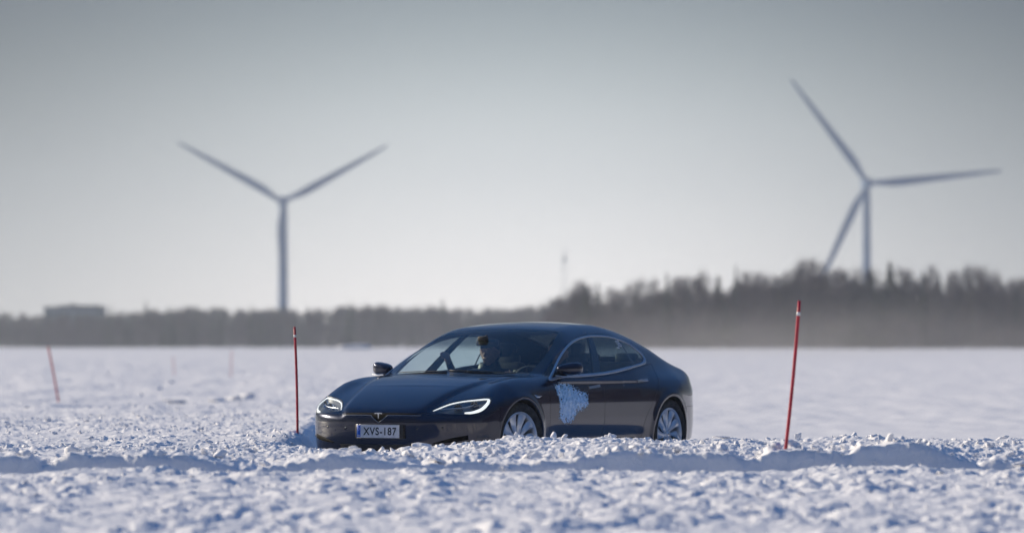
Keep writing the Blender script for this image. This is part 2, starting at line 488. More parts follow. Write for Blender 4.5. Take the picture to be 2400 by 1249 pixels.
def build_shell(car, M, cell):
    P, Q, seam = surface_nets(cell)
    C = P[Q].mean(1)
    lab = np.full(len(Q), len(REGIONS) - 1)
    for i in range(len(REGIONS) - 2, -1, -1):
        lab[REGIONS[i][1](*C.T) < 0] = i
    nv = len(P)
    top = np.full(nv, 99); bot = np.full(nv, -1)
    np.minimum.at(top, Q.ravel(), np.repeat(lab, 4)); np.maximum.at(bot, Q.ravel(), np.repeat(lab, 4))
    parts = {}
    for L, (name, fn, gap, sym, mk) in enumerate(REGIONS):
        fi = np.nonzero(lab == L)[0]
        if len(fi) == 0: print('EMPTY', name); continue
        q = Q[fi]; ids, inv = np.unique(q, return_inverse=True); q = inv.reshape(-1, 4)
        V = P[ids].copy(); sm = seam[ids]
        bnd = top[ids] != bot[ids]
        for p in range(len(REGIONS) - 1):
            fn_p = REGIONS[p][1]
            sel = np.nonzero(bnd & ((top[ids] == p)))[0]
            if len(sel) == 0: continue
            g = max(REGIONS[p][2], gap if p != L and REGIONS[p][2] == 0 and False else 0)
            target = -g if p == L else g
            W = V[sel]
            for _ in range(6):
                n = gradF(W); n /= np.maximum(np.linalg.norm(n, axis=1), 1e-6)[:, None]
                h = .0015
                f0 = fn_p(*W.T); gr = np.empty_like(W)
                for i in range(3):
                    a = W.copy(); a[:, i] += h; b = W.copy(); b[:, i] -= h
                    gr[:, i] = (fn_p(*a.T) - fn_p(*b.T)) / (2 * h)
                gr -= n * (gr * n).sum(1)[:, None]
                st = -((f0 - target) / np.maximum((gr ** 2).sum(1), .08))[:, None] * gr
                ln = np.linalg.norm(st, axis=1); st *= np.minimum(1, .006 / np.maximum(ln, 1e-9))[:, None]
                W = project(W + st, 1)
            moved = np.linalg.norm(W - V[sel], axis=1)
            ok = moved < cell * 1.6
            W[~ok] = V[sel][~ok]
            V[sel] = W
        V[sm, 1] = 0.
        N = gradF(V); N /= np.maximum(np.linalg.norm(N, axis=1), 1e-6)[:, None]
        N[sm, 1] = 0
        parts[name] = (V, q, N, sm, sym, mk, fn)
    def half(V, q, N, side):
        s = np.array([1, side, 1])
        return V * s, (q if side > 0 else q[:, ::-1]), N * s
    out = {}; lining = []
    for name, (V, q, N, sm, sym, mk, fn) in parts.items():
        if name in ('body', 'front_door', 'rear_door', 'roof', 'door_pillar', 'hood', 'windscreen_surround'):
            lining.append((V - N * .022, q, N, sm))
        if sym:
            rem = np.where(sm, np.arange(len(V)), np.cumsum(~sm) - 1 + len(V))
            q2 = rem[q][:, ::-1]
            o = np_mesh(name, np.concatenate([V, V[~sm] * [1, -1, 1]]), np.concatenate([q, q2]), M[mk], car,
                        normals=np.concatenate([N, N[~sm] * [1, -1, 1]]))
            out[name] = [o]
        else:
            out[name] = []
            for side in (1, -1):
                a, b, c = half(V, q, N, side)
                out[name].append(np_mesh(name, a, b, M[mk], car, normals=c))
    LV, LQ, k = [], [], 0
    for V, q, N, sm in lining:
        for side in (1, -1):
            a, b, c = half(V, q, N, side)
            LV.append(a); LQ.append(b + k); k += len(a)
    np_mesh('interior_lining', np.concatenate(LV), np.concatenate(LQ), M['lining'], car)
    return out, parts

# ---------------------------------------------------------------- things laid on the body surface
def onsurf(pts):
    A = project(np.array(pts, float), 5); G = gradF(A); G /= np.linalg.norm(G, axis=1)[:, None]
    return A, G
def onfront(pts, it=8):
    """slide points along x only until they lie on the nose"""
    A = np.array(pts, float)
    for _ in range(it):
        f = F(*A.T); B = A.copy(); B[:, 0] += .002; g = (F(*B.T) - f) / .002
        A[:, 0] -= f / np.maximum(g, .3)
    G = gradF(A); G /= np.linalg.norm(G, axis=1)[:, None]
    return A, G
def ribbon(bm, A, G, w, h, lift=0., closed=False, side=1):
    """band of half width w (scalar or list) and half thickness h following surface points A with normals G"""
    n = len(A); w = np.broadcast_to(w, (n,))
    prof = [(1, -1), (1, .2), (.72, 1), (-.72, 1), (-1, .2), (-1, -1)]
    rings = []
    for i in range(n):
        t = A[(i + 1) % n if closed else min(i + 1, n - 1)] - A[(i - 1) % n if closed else max(i - 1, 0)]
        t = t / np.linalg.norm(t); s = np.cross(G[i], t); s /= np.linalg.norm(s)
        c = A[i] + G[i] * lift
        rings.append([bm.verts.new(Vector((c + s * w[i] * a + G[i] * h * b) * np.array([1, side, 1]))) for a, b in prof])
    m = len(prof)
    for i in range(n if closed else n - 1):
        r0, r1 = rings[i], rings[(i + 1) % n]
        for k in range(m): bm.faces.new((r0[k], r0[(k + 1) % m], r1[(k + 1) % m], r1[k]))
    if not closed: bm.faces.new(rings[0][::-1]); bm.faces.new(rings[-1])
    bmesh.ops.recalc_face_normals(bm, faces=bm.faces)
    return bm
def extrude_poly(bm, pts2, depth, M4):
    """closed 2-D outline -> solid, mapped by matrix M4 (X, Y in the plane, Z outwards)"""
    vs = [bm.verts.new(M4 @ Vector((p[0], p[1], depth))) for p in pts2]
    vb = [bm.verts.new(M4 @ Vector((p[0], p[1], 0))) for p in pts2]
    bm.faces.new(vs); bm.faces.new(vb[::-1])
    n = len(pts2)
    for i in range(n): bm.faces.new((vb[i], vb[(i + 1) % n], vs[(i + 1) % n], vs[i]))
    bmesh.ops.recalc_face_normals(bm, faces=bm.faces)
def frame(o, X, Y):
    X = Vector(X).normalized(); Z = X.cross(Vector(Y)).normalized(); Y = Z.cross(X)
    return Matrix(((X.x, Y.x, Z.x, o[0]), (X.y, Y.y, Z.y, o[1]), (X.z, Y.z, Z.z, o[2]), (0, 0, 0, 1)))
FRONT = lambda o: frame(o, (0, 1, 0), (0, 0, 1))
def text_obj(name, s, size, M4, material, parent, ext=.0006, sx=1.0, space=1.0, bold=0.):
    cu = bpy.data.curves.new(name + '_cu', 'FONT'); cu.body = s; cu.size = size; cu.align_x = 'CENTER'; cu.align_y = 'CENTER'
    cu.extrude = ext; cu.space_character = space; cu.offset = bold; cu.resolution_u = 4
    to = bpy.data.objects.new('tmp', cu); COL.objects.link(to)
    bpy.context.view_layer.update()
    me = bpy.data.meshes.new_from_object(to.evaluated_get(bpy.context.evaluated_depsgraph_get()))
    bpy.data.objects.remove(to); bpy.data.curves.remove(cu)
    me.transform(Matrix.Diagonal((sx, 1, 1, 1))); me.transform(M4)
    me.materials.clear(); me.materials.append(material)
    o = bpy.data.objects.new(name, me); COL.objects.link(o); o.parent = parent
    return o

def glass_mat(name, tint, rmul=1.0, r0=.04):
    m = bpy.data.materials.new(name); m.use_nodes = True; t = m.node_tree; t.nodes.clear()
    o = t.nodes.new('ShaderNodeOutputMaterial'); mx = t.nodes.new('ShaderNodeMixShader')
    tr = t.nodes.new('ShaderNodeBsdfTransparent'); tr.inputs[0].default_value = (*tint, 1)
    gl = t.nodes.new('ShaderNodeBsdfGlossy'); gl.inputs['Roughness'].default_value = .012; gl.inputs[0].default_value = (rmul, rmul, rmul, 1)
    ge = t.nodes.new('ShaderNodeNewGeometry'); dt = t.nodes.new('ShaderNodeVectorMath'); dt.operation = 'DOT_PRODUCT'
    t.links.new(ge.outputs['Normal'], dt.inputs[0]); t.links.new(ge.outputs['Incoming'], dt.inputs[1])
    ab = t.nodes.new('ShaderNodeMath'); ab.operation = 'ABSOLUTE'; t.links.new(dt.outputs['Value'], ab.inputs[0])
    om = t.nodes.new('ShaderNodeMath'); om.operation = 'SUBTRACT'; om.inputs[0].default_value = 1.0; t.links.new(ab.outputs[0], om.inputs[1])
    pw = t.nodes.new('ShaderNodeMath'); pw.operation = 'POWER'; pw.inputs[1].default_value = 5.0; t.links.new(om.outputs[0], pw.inputs[0])
    fr = t.nodes.new('ShaderNodeMapRange'); fr.inputs[3].default_value = r0; fr.inputs[4].default_value = 1.0; t.links.new(pw.outputs[0], fr.inputs[0])   # Schlick, same from both sides
    t.links.new(fr.outputs[0], mx.inputs[0]); t.links.new(tr.outputs[0], mx.inputs[1]); t.links.new(gl.outputs[0], mx.inputs[2])
    t.links.new(mx.outputs[0], o.inputs[0])
    return m

def make_wheel(name, M, mirrored):
    root = bpy.data.objects.new(name, None); COL.objects.link(root)
    s = -1 if mirrored else 1
    bm = bmesh.new()   # tyre
    lathe(bm, [(.252, s * .095), (.285, s * .122), (.318, s * .125), (.338, s * .112), (.348, s * .088), (.3505, s * .04), (.3505, -s * .04), (.348, -s * .088),
               (.338, -s * .112), (.318, -s * .125), (.285, -s * .122), (.252, -s * .095)], 72, close=False)
    # tread blocks: shallow cross grooves
    tyre = bm_obj('tyre', bm, M['tyre'], root, angle=radians(50))
    bm = bmesh.new()
    lathe(bm, [(.255, s * .098), (.262, s * .106), (.256, s * .111), (.246, s * .106), (.238, s * .090), (.232, s * .03), (.20, -s * .09), (.25, -s * .10)], 72)
    # blade spokes, five pairs with a slight swirl
    for k in range(10):
        a0 = 2 * pi * k / 10 + .10
        ring = []
        rows = 9
        for i in range(rows):
            t = i / (rows - 1); r = .045 + t * .198
            hw = .0165 + .029 * t ** 1.2 + (.006 if k % 2 else 0) * t
            a = a0 + .22 * t * t * s
            yo = .094 + .012 * math.sin(pi * t) - .012 * (1 - t)
            c = Vector((math.cos(a) * r, s * yo, math.sin(a) * r)); tn = Vector((-math.sin(a), 0, math.cos(a)))
            yl = Vector((0, s, 0))
            ring.append([bm.verts.new(c + tn * hw - yl * .004), bm.verts.new(c + tn * hw * .45 + yl * .006), bm.verts.new(c - tn * hw * .55 + yl * .0), bm.verts.new(c - tn * hw - yl * .016),
                         bm.verts.new(c - tn * hw * .7 - yl * .035), bm.verts.new(c + tn * hw * .7 - yl * .035)])
        for r0, r1 in zip(ring, ring[1:]):
            for q in range(6): bm.faces.new((r0[q], r0[(q + 1) % 6], r1[(q + 1) % 6], r1[q]))
        bm.faces.new(ring[0][::-1]); bm.faces.new(ring[-1])
    lathe(bm, [(.001, s * .094), (.03, s * .094), (.036, s * .090), (.062, s * .086), (.072, s * .076), (.07, s * .04)], 40)
    bmesh.ops.recalc_face_normals(bm, faces=bm.faces)
    rim = bm_obj('rim', bm, M['alloy'], root, angle=radians(38))
    bm = bmesh.new(); lathe(bm, [(.001, s * .100), (.024, s * .099), (.028, s * .094)], 24)
    cap = bm_obj('wheel_cap', bm, M['chrome'], rim)
    bm = bmesh.new()
    for k in range(5):
        a = 2 * pi * k / 5 + .3
        tube(bm, [(math.cos(a) * .050, s * .086, math.sin(a) * .050), (math.cos(a) * .050, s * .098, math.sin(a) * .050)], .0085, 6)
    bm_obj('lug_nuts', bm, M['chrome'], rim)
    bm = bmesh.new(); lathe(bm, [(.03, s * .02), (.175, s * .02), (.175, -s * .005), (.03, -s * .005)], 40)
    bm_obj('brake_disc', bm, M['disc'], root)
    bm = bmesh.new(); lathe(bm, [(.001, -s * .02), (.23, -s * .02), (.23, -s * .06), (.001, -s * .06)], 40)
    bm_obj('hub_carrier', bm, M['black'], root)
    return root

# ---------------------------------------------------------------- people (implicit tapered limbs blended into one skin)
def sdf_person(segs, k=.035):
    def f(x, y, z):
        r = None
        for a, b, ra, rb in segs:
            a = np.array(a, float); b = np.array(b, float); e = b - a; L = max(e @ e, 1e-9)
            t = np.clip(((x - a[0]) * e[0] + (y - a[1]) * e[1] + (z - a[2]) * e[2]) / L, 0, 1)
            d = np.sqrt((x - a[0] - e[0] * t) ** 2 + (y - a[1] - e[1] * t) ** 2 + (z - a[2] - e[2] * t) ** 2) - (ra + (rb - ra) * t)
            kk = min(k, .6 * min(ra, rb) + .002)
            r = d if r is None else smin(r, d, kk)
        return r
    return f
def make_person(label, y0, M, hair_m, cloth_m, hands, turn=0., group=None):
    """seated figure in car space; hands = two wrist targets (right, left)"""
    hip = np.array([-1.62, y0, .52]); chest = np.array([-1.78, y0, .86]); neck = np.array([-1.80, y0, 1.01]); head = np.array([-1.755, y0, 1.135])
    segs = [((-1.62, y0 - .09, .50), (-1.62, y0 + .09, .50), .125, .125), (hip, chest, .135, .150), ((-1.78, y0 - .13, .90), (-1.78, y0 + .13, .90), .085, .085),
            (chest, neck, .11, .06), (neck - [0, 0, .05], neck + [.005, 0, .025], .085, .072)]
    for s in (-1, 1):
        kn = np.array([-1.20, y0 + s * .16, .60]); ft = np.array([-.86, y0 + s * .13, .28])
        segs += [((-1.60, y0 + s * .10, .50), kn, .085, .062), (kn, ft, .055, .042), (ft, ft + [.17, 0, -.02], .042, .034)]
    sk = [(neck - [0, 0, .03], head - [.0, 0, .05], .055, .055), (head + [-.015, 0, .025], head + [-.015, 0, .03], .100, .098), (head + [.03, 0, -.045], head + [.045, 0, -.075], .062, .040),
          (head + [.085, 0, .0], head + [.105, 0, -.022], .012, .014), (head + [.085, -.02, -.055], head + [.085, .02, -.055], .012, .012)]
    for s in (-1, 1):
        sk += [(head + [-.01, s * .088, .01], head + [-.02, s * .092, -.03], .016, .012), (head + [.078, s * .033, .012], head + [.078, s * .034, .012], .011, .011),
               (head + [.082, s * .02, .03], head + [.076, s * .048, .032], .010, .009)]
    for s, w in zip((-1, 1), hands):
        w = np.array(w, float); sh = np.array([-1.78, y0 + s * .185, .93])
        mid = (sh + w) / 2; el = mid + np.array([-.02, s * .07, -.13])
        segs += [(sh, el, .060, .048), (el, w, .046, .032)]
        d = (w - el); d /= np.linalg.norm(d)
        u = np.array([0, 0, 1.]); u -= d * (d @ u); u /= np.linalg.norm(u); v = np.cross(d, u)
        palm = w + d * .055
        sk += [(w, palm, .026, .030), (w + u * .012, palm + u * .026, .022, .020), (w - u * .012, palm - u * .026, .022, .020)]
        for q, ln in zip((-1.5, -.5, .5, 1.5), (.060, .075, .080, .068)):
            b = palm + d * .022 + u * q * .019
            m1 = b + (d * .75 - v * .5 * s) * ln * .5; m2 = m1 + (d * .1 - v * 1.0 * s) * ln * .45
            sk += [(b, m1, .0095, .009), (m1, m2, .009, .0075)]
        tb = w + d * .02 + u * .028; tm = tb + (u * .7 + d * .6) * .035; te = tm + (d * .9 - v * .4 * s) * .03
        sk += [(tb, tm, .012, .010), (tm, te, .010, .008)]
    hd = np.array([head[0], y0])
    root = empty('person', (-1.62, y0, .38), 0, label, 'person', group)
    def mesh(nm, sg, cell, m, k):
        A = np.array([p for q in sg for p in q[:2]]); lo = A.min(0) - .2; hi = A.max(0) + .2
        f = sdf_person(sg, k)
        P, Q, _ = nets(f, np.arange(lo[0], hi[0], cell), np.arange(lo[1], hi[1], cell), np.arange(lo[2], hi[2], cell))
        P = P - np.array([-1.62, y0, .38])
        return np_mesh(nm, P, Q, m, root)
    mesh('body', sk + [(chest, neck, .07, .05)], .009, M['skin'], .02)
    mesh('jacket_and_trousers', segs, .016, cloth_m, .05)
    hs = [(head + [-.03, 0, .045], head + [-.04, 0, .04], .104, .100), (head + [-.06, 0, -.01], head + [-.05, 0, -.04], .085, .07)]
    if hair_m is M['cap']:
        hs += [(head + [.06, -.045, .062], head + [.06, .045, .062], .018, .018), (head + [.10, -.03, .055], head + [.10, .03, .055], .012, .012), (head + [.135, -.015, .048], head + [.135, .015, .048], .008, .008)]
    mesh('cap' if hair_m is M['cap'] else 'hair', hs, .011, hair_m, .02)
    return root
# ================================================================ CAR ASSEMBLY
CAR_YAW = radians(28.996)
CAR_P = Vector((-.7417, 38.9964, 0.0))
CAR_RZ = math.atan2(-cos(CAR_YAW), -sin(CAR_YAW))
def build_car(cell=.0105):
    M = {}
    p = mat('deep blue metallic paint', (.0016, .0075, .032), .26, .5, 1.0)
    t = p.node_tree; b = t.nodes['Principled BSDF']
    # road film with a brown reflection painted in: rougher, browner patches low on the flanks
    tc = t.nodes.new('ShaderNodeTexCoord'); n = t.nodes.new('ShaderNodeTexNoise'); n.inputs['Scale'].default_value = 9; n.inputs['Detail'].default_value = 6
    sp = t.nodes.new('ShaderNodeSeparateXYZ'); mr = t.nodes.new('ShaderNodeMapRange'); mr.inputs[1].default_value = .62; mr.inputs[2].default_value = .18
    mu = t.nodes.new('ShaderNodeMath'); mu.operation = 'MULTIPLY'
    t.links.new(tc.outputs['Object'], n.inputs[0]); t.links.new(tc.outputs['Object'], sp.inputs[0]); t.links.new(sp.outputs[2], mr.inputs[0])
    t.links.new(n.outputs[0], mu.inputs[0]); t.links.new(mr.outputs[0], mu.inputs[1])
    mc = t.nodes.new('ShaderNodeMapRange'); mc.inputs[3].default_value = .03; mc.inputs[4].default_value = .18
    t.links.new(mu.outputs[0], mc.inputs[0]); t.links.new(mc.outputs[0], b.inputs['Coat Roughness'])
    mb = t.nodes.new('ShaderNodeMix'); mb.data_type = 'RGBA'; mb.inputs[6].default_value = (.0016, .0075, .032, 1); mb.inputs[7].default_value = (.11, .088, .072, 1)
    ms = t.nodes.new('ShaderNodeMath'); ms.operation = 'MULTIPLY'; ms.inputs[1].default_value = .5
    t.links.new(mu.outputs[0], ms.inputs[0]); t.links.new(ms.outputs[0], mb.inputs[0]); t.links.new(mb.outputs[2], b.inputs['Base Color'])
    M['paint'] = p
    M['glass'] = glass_mat('side glass', (.88, .97, .94), 1.0, .075); M['wglass'] = glass_mat('windscreen glass', (.81, .90, .89), 1.0, .06)
    M['tint'] = glass_mat('rear glass', (.74, .88, .87), 1.0, .08); M['tailglass'] = glass_mat('tailgate glass', (.16, .19, .20))
    M['lens'] = glass_mat('lamp cover', (.90, .92, .93))
    M['gloss_black'] = mat('gloss black trim', (.006, .007, .009), .12, 0, .6)
    M['black'] = noise_color(mat('black plastic', (.012, .012, .013), .55), (.010, .010, .011), (.022, .022, .022), 30)
    M['liner'] = noise_color(mat('wheel housing', (.01, .01, .01), .9), (.006, .006, .006), (.02, .02, .021), 14)
    M['lining'] = noise_color(mat('dark lining fabric', (.02, .022, .026), .85), (.016, .018, .022), (.028, .03, .036), 60)
    M['seat'] = noise_color(mat('black seat leather', (.02, .02, .022), .5), (.015, .016, .018), (.03, .03, .032), 40)
    M['chrome'] = mat('bright chrome', (.62, .64, .67), .12, 1.0)
    M['satin'] = mat('satin chrome', (.50, .53, .58), .30, 1.0)
    M['alloy'] = noise_color(mat('silver alloy', (.60, .63, .68), .34, .55, .4), (.54, .57, .62), (.66, .69, .73), 12)
    M['disc'] = mat('brake steel', (.12, .12, .125), .5, .8)
    M['deep_black'] = mat('unlit opening black', (.0025, .0025, .003), .7, 0, 0, .1)
    M['darksatin'] = mat('dark satin chrome', (.24, .26, .30), .35, 1.0)
    M['reflection_grey'] = mat('painted reflection grey', (.07, .07, .075), .35)
    p.node_tree.nodes['Principled BSDF'].inputs['Specular IOR Level'].default_value = .15
    M['tyre'] = noise_color(mat('winter tyre rubber', (.02, .02, .02), .85), (.014, .014, .015), (.05, .05, .053), 22, lo=.45, hi=.8, bump=.4, bscale=90)
    M['red'] = mat('tail lamp red', (.25, .01, .01), .15, 0, 1)
    M['lampinner'] = mat('lamp bowl', (.13, .135, .14), .33, .8)
    M['reflector'] = mat('lamp reflector', (.75, .77, .80), .16, 1.0)
    M['drl'] = mat('daytime light guide', (.9, .92, .9), .35, 0, 0, .5, (1.0, 1.0, .92), 1.0)
    M['drl'].node_tree.nodes['Principled BSDF'].inputs['Emission Strength'].default_value = .8
    M['plate_white'] = noise_color(mat('plate reflective white', (.62, .63, .66), .4), (.56, .57, .60), (.70, .71, .74), 25)
    M['plate_blue'] = mat('plate blue band', (.01, .10, .50), .4)
    M['ink'] = mat('plate ink', (.012, .012, .014), .5)
    M['white'] = mat('sticker white', (.70, .74, .78), .5)
    M['skin'] = noise_color(mat('skin', (.24, .14, .11), .6), (.20, .115, .09), (.28, .165, .13), 30)
    M['cap'] = noise_color(mat('black knit cap', (.012, .012, .015), .9), (.010, .010, .012), (.03, .03, .034), 80)
    M['hair'] = noise_color(mat('dark brown hair', (.02, .014, .01), .7), (.015, .01, .008), (.04, .028, .02), 60)
    M['jacket'] = noise_color(mat('dark winter jacket', (.014, .016, .022), .8), (.010, .012, .018), (.026, .028, .036), 25)
    M['screen'] = mat('dark display glass', (.01, .011, .013), .1, 0, 1)
    car = empty('sedan_car', CAR_P, CAR_RZ,
                'dark blue sedan with lit headlights and an icy splash sticker behind the snow bank', 'car')
    shell, parts = build_shell(car, M, cell)

    # door sides carry their own furniture
    for i, s in enumerate((1, -1)):
        fd, rd = shell['front_door'][i], shell['rear_door'][i]
        for dr, c0, c1 in ((fd, (-1.300, .95, .817), (-1.512, .95, .834)), (rd, (-2.290, .95, .871), (-2.510, .95, .891))):
            A, G = onsurf([np.array(c0) + (np.array(c1) - c0) * q for q in np.linspace(0, 1, 7)])
            bm = bmesh.new(); ribbon(bm, A, G, .0125, .006, .0035, side=s); bm_obj('door_handle', bm, M['satin'], dr, angle=radians(40))
    # bright window surround, one loop per side
    for s in (1, -1):
        L = smooth_loop(DLO, 3)
        A, G = onsurf([(p[0], .93 - .55 * (p[1] - .93), p[1]) for p in L])
        w = np.array([.0105 + .009 * math.exp(-((p[0] + 2.72) / .10) ** 2) + .0035 * (p[1] < 1.0) for p in L])
        bm = bmesh.new(); ribbon(bm, A, G, w, .004, .003, True, s); bm_obj('window_surround', bm, M['satin'], car)
    # side repeater with its bright blade on the wing
    for s in (1, -1):
        A, G = onsurf([(-.222, .965, .757), (-.262, .965, .745), (-.30, .965, .742), (-.352, .965, .752)])
        bm = bmesh.new(); ribbon(bm, A, G, [.003, .014, .011, .003], .004, .002, side=s); o = bm_obj('side_repeater', bm, M['chrome'], car)
        A, G = onsurf([(-.175, .965, .775), (-.205, .965, .765), (-.235, .965, .751)])
        bm = bmesh.new(); ribbon(bm, A, G, [.004, .009, .004], .003, .001, side=s); bm_obj('side_camera', bm, M['gloss_black'], o)
    # ------------------------------------------------ headlights
    hp = parts['headlight']
    for i, s in enumerate((1, -1)):
        hl = shell['headlight'][i]
        V, q, N = hp[0], hp[1], hp[2]
        d = np.clip(-R_head(*V.T) * 1.6, .0012, .038)
        W = V - N * d[:, None]
        np_mesh('lamp_bowl', W * [1, s, 1], q if s > 0 else q[:, ::-1], M['lampinner'], hl)
        drl = [(.790, .482, .629), (.742, .508, .652), (.692, .536, .671), (.623, .583, .695), (.545, .668, .716), (.490, .765, .728), (.437, .850, .734), (.462, .865, .716),
               (.493, .873, .695), (.547, .872, .661), (.599, .854, .633), (.660, .814, .616), (.706, .757, .611)]
        A, G = onsurf(smooth_loop(drl, 4, False)); n = len(A); u = np.linspace(0, 1, n)
        w = np.interp(u, [0, .1, .48, .56, .66, .85, .97, 1], [.0025, .0045, .0065, .0105, .0135, .0135, .009, .005])
        bm = bmesh.new(); ribbon(bm, A, G, w, .004, -.0075, side=s); bm_obj('daytime_light', bm, M['drl'], hl, angle=radians(40))
        A, G = onsurf(smooth_loop([(.742, .53, .643), (.70, .62, .647), (.64, .72, .659), (.585, .772, .682), (.545, .765, .703)], 4, False))
        bm = bmesh.new(); ribbon(bm, A, G, .0035, .004, -.008, side=s); bm_obj('light_guide', bm, M['satin'], hl)
        # two projector lenses in bright reflectors
        for c in ((.655, .660, .668), (.560, .772, .684)):
            A, G = onsurf([c]); c0 = Vector((A[0] - G[0] * .028) * np.array([1, s, 1])); nn = Vector((.85, s * .5, -.05)).normalized()
            R = nn.to_track_quat('Z', 'Y').to_matrix().to_4x4(); T = Matrix.Translation(c0) @ R
            bm = bmesh.new(); lathe(bm, [(.040, .020), (.036, .010), (.028, -.004), (.024, -.006)], 28, 'Z'); bm.transform(T)
            rf = bm_obj('reflector', bm, M['reflector'], hl)
            bm = bmesh.new(); lathe(bm, [(.024, -.004), (.022, .004), (.015, .010), (.006, .013), (.0005, .0135)], 24, 'Z'); bm.transform(T)
            bm_obj('projector_lens', bm, M['screen'], hl)
    # ------------------------------------------------ nose: bright line with V, emblem, plate
    ys = np.concatenate([np.linspace(-.405, -.10, 9), np.linspace(-.085, 0, 7), np.linspace(0, .085, 7)[1:], np.linspace(.10, .405, 9)])
    A, G = onfront([(.92, y, nose_low(abs(y))) for y in ys])
    bm = bmesh.new(); ribbon(bm, A, G, .0032, .003, .002); bm_obj('nose_trim', bm, M['darksatin'], car)
    T4 = FRONT((.930, 0, .580))
    em = [(-.040, .026), (-.030, .0285), (0, .0305), (.030, .0285), (.040, .026), (.036, .018), (.024, .0205), (.009, .0215), (.0065, .013), (0, -.030), (-.0065, .013), (-.009, .0215), (-.024, .0205), (-.036, .018)]
    em = [(a * 1.02, b - .002) for a, b in em]
    bm = bmesh.new(); extrude_poly(bm, em, .007, T4); bm_obj('badge', bm, M['chrome'], car, smooth=False)
    bm = bmesh.new(); rbox(bm, (.927, .012, .440), (.036, .500, .128), .006); holder = bm_obj('plate_holder', bm, M['black'], car)
    bm = bmesh.new(); rbox(bm, (.9478, .004, .442), (.003, .442, .118), .0012, seg=1); pl = bm_obj('number_plate', bm, M['plate_white'], car, angle=radians(30))
    bm = bmesh.new(); rbox(bm, (.9496, .004 - .201, .442), (.0014, .038, .112), .0004, seg=1); bm_obj('blue_band', bm, M['plate_blue'], pl)
    bm = bmesh.new()
    for a, b, c, d in ((.004, .4995, .440, .0022), (.004, .3845, .440, .0022)): rbox(bm, (.9494, a, b), (.0018, c, d), .0004, seg=1)
    for a in (-.2155, .2235): rbox(bm, (.9494, a, .442), (.0018, .0022, .117), .0004, seg=1)
    bm_obj('plate_rim', bm, M['satin'], pl)
    text_obj('plate_text', 'XVS-187', .094, FRONT((.9494, .0235, .4385)), M['ink'], pl, .0004, .90, 1.14, .0022)
    text_obj('country_code', 'FIN', .022, FRONT((.9506, .004 - .201, .402)), M['plate_white'], pl, .0002, .8, 1.0, .0004)
    # twelve stars on the blue band
    bm = bmesh.new(); ring = FRONT((.9503, .004 - .201, .462))
    for k in range(12):
        a = 2 * pi * k / 12; cx, cz = .0125 * cos(a), .0125 * sin(a)
        extrude_poly(bm, [(cx + (.0026 if j % 2 == 0 else .0012) * sin(pi * j / 5), cz + (.0026 if j % 2 == 0 else .0012) * cos(pi * j / 5)) for j in range(10)], .0003, ring)
    bm_obj('stars', bm, M['plate_white'], pl, smooth=False)
    # flat black low intakes, grey strips painting a reflection beside them
    for s in (1, -1):
        q_ = np.linspace(0, 1, 14)
        A, G = onfront([(.80 - .2 * t_, .515 + .275 * t_, .334 + .056 * t_) for t_ in q_])
        bm = bmesh.new(); ribbon(bm, A, G, [.004 + .017 * math.sin(pi * min(t_ * .62, 1)) for t_ in q_], .0025, .001, side=s); it_ = bm_obj('bumper_intake', bm, M['deep_black'], shell['front_bumper'][0])
        A, G = onsurf([(.6, .80, .392), (.55, .845, .398), (.5, .88, .402)])
        bm = bmesh.new(); ribbon(bm, A, G, [.006, .010, .007], .003, .0015, side=s); bm_obj('bumper_reflection_strip', bm, M['reflection_grey'], car)
    # parking sensors
    bm = bmesh.new()
    for y in (-.62, -.36, .38, .64):
        A, G = onsurf([(.9, y, .47)]); nn = Vector(G[0]); T = Matrix.Translation(Vector(A[0])) @ nn.to_track_quat('Z', 'Y').to_matrix().to_4x4()
        b2 = bmesh.new(); lathe(b2, [(.0105, -.002), (.0105, .0012), (.0005, .0018)], 16, 'Z'); b2.transform(T); me = bpy.data.meshes.new('t'); b2.to_mesh(me); bm.from_mesh(me); bpy.data.meshes.remove(me); b2.free()
        o = bm_obj('parking_sensor', bm, M['gloss_black'], shell['front_bumper'][0]); bm = bmesh.new()
    bm.free()
    # ------------------------------------------------ mirrors
    for s in (1, -1):
        def mfun(x, y, z):
            c = np.array([-.825, .998, .985]); X = (x - c[0]); Y = (y - c[1]); Z = (z - c[2])
            X = X + .25 * Y
            q = (np.abs(X / .075) ** 2.6 + np.abs(Y / .108) ** 3.4 + np.abs((Z - .006 - .06 * Y) / (.057 - .10 * np.clip(-Y, -.1, .1))) ** 2.8) ** (1 / 2.8)
            return np.maximum((q - 1) * .06, (-.040 - X) * 1.0)
        P, Q, _ = nets(mfun, np.arange(-.96, -.69, .006), np.arange(.84, 1.16, .006), np.arange(.88, 1.09, .006))
        P[:, 1] *= s
        # housing = sides and front, glass = the flat rear face
        C = P[Q].mean(1); back = (C[:, 0] + .825 + .25 * (np.abs(C[:, 1]) - .998)) < -.036
        def sub(mask):
            ids, inv = np.unique(Q[mask], return_inverse=True); return P[ids], (inv.reshape(-1, 4) if s > 0 else inv.reshape(-1, 4)[:, ::-1])
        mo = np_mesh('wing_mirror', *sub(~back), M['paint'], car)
        np_mesh('mirror_glass', *sub(back), M['chrome'], mo)
        bm = bmesh.new()
        tube(bm, [(-.77, s * .885, .925), (-.79, s * .92, .925), (-.82, s * .97, .938)], [.034, .028, .030], 12, flat=.5); bm_obj('mirror_arm', bm, M['gloss_black'], mo)
        bm = bmesh.new(); tube(bm, smooth_loop([(-.735, s * .895, .932), (-.755, s * 1.00, .922), (-.795, s * 1.105, .942)], 4, False), [.003] + [.006] * 7 + [.003], 8)
        bm_obj('mirror_trim', bm, M['satin'], mo)
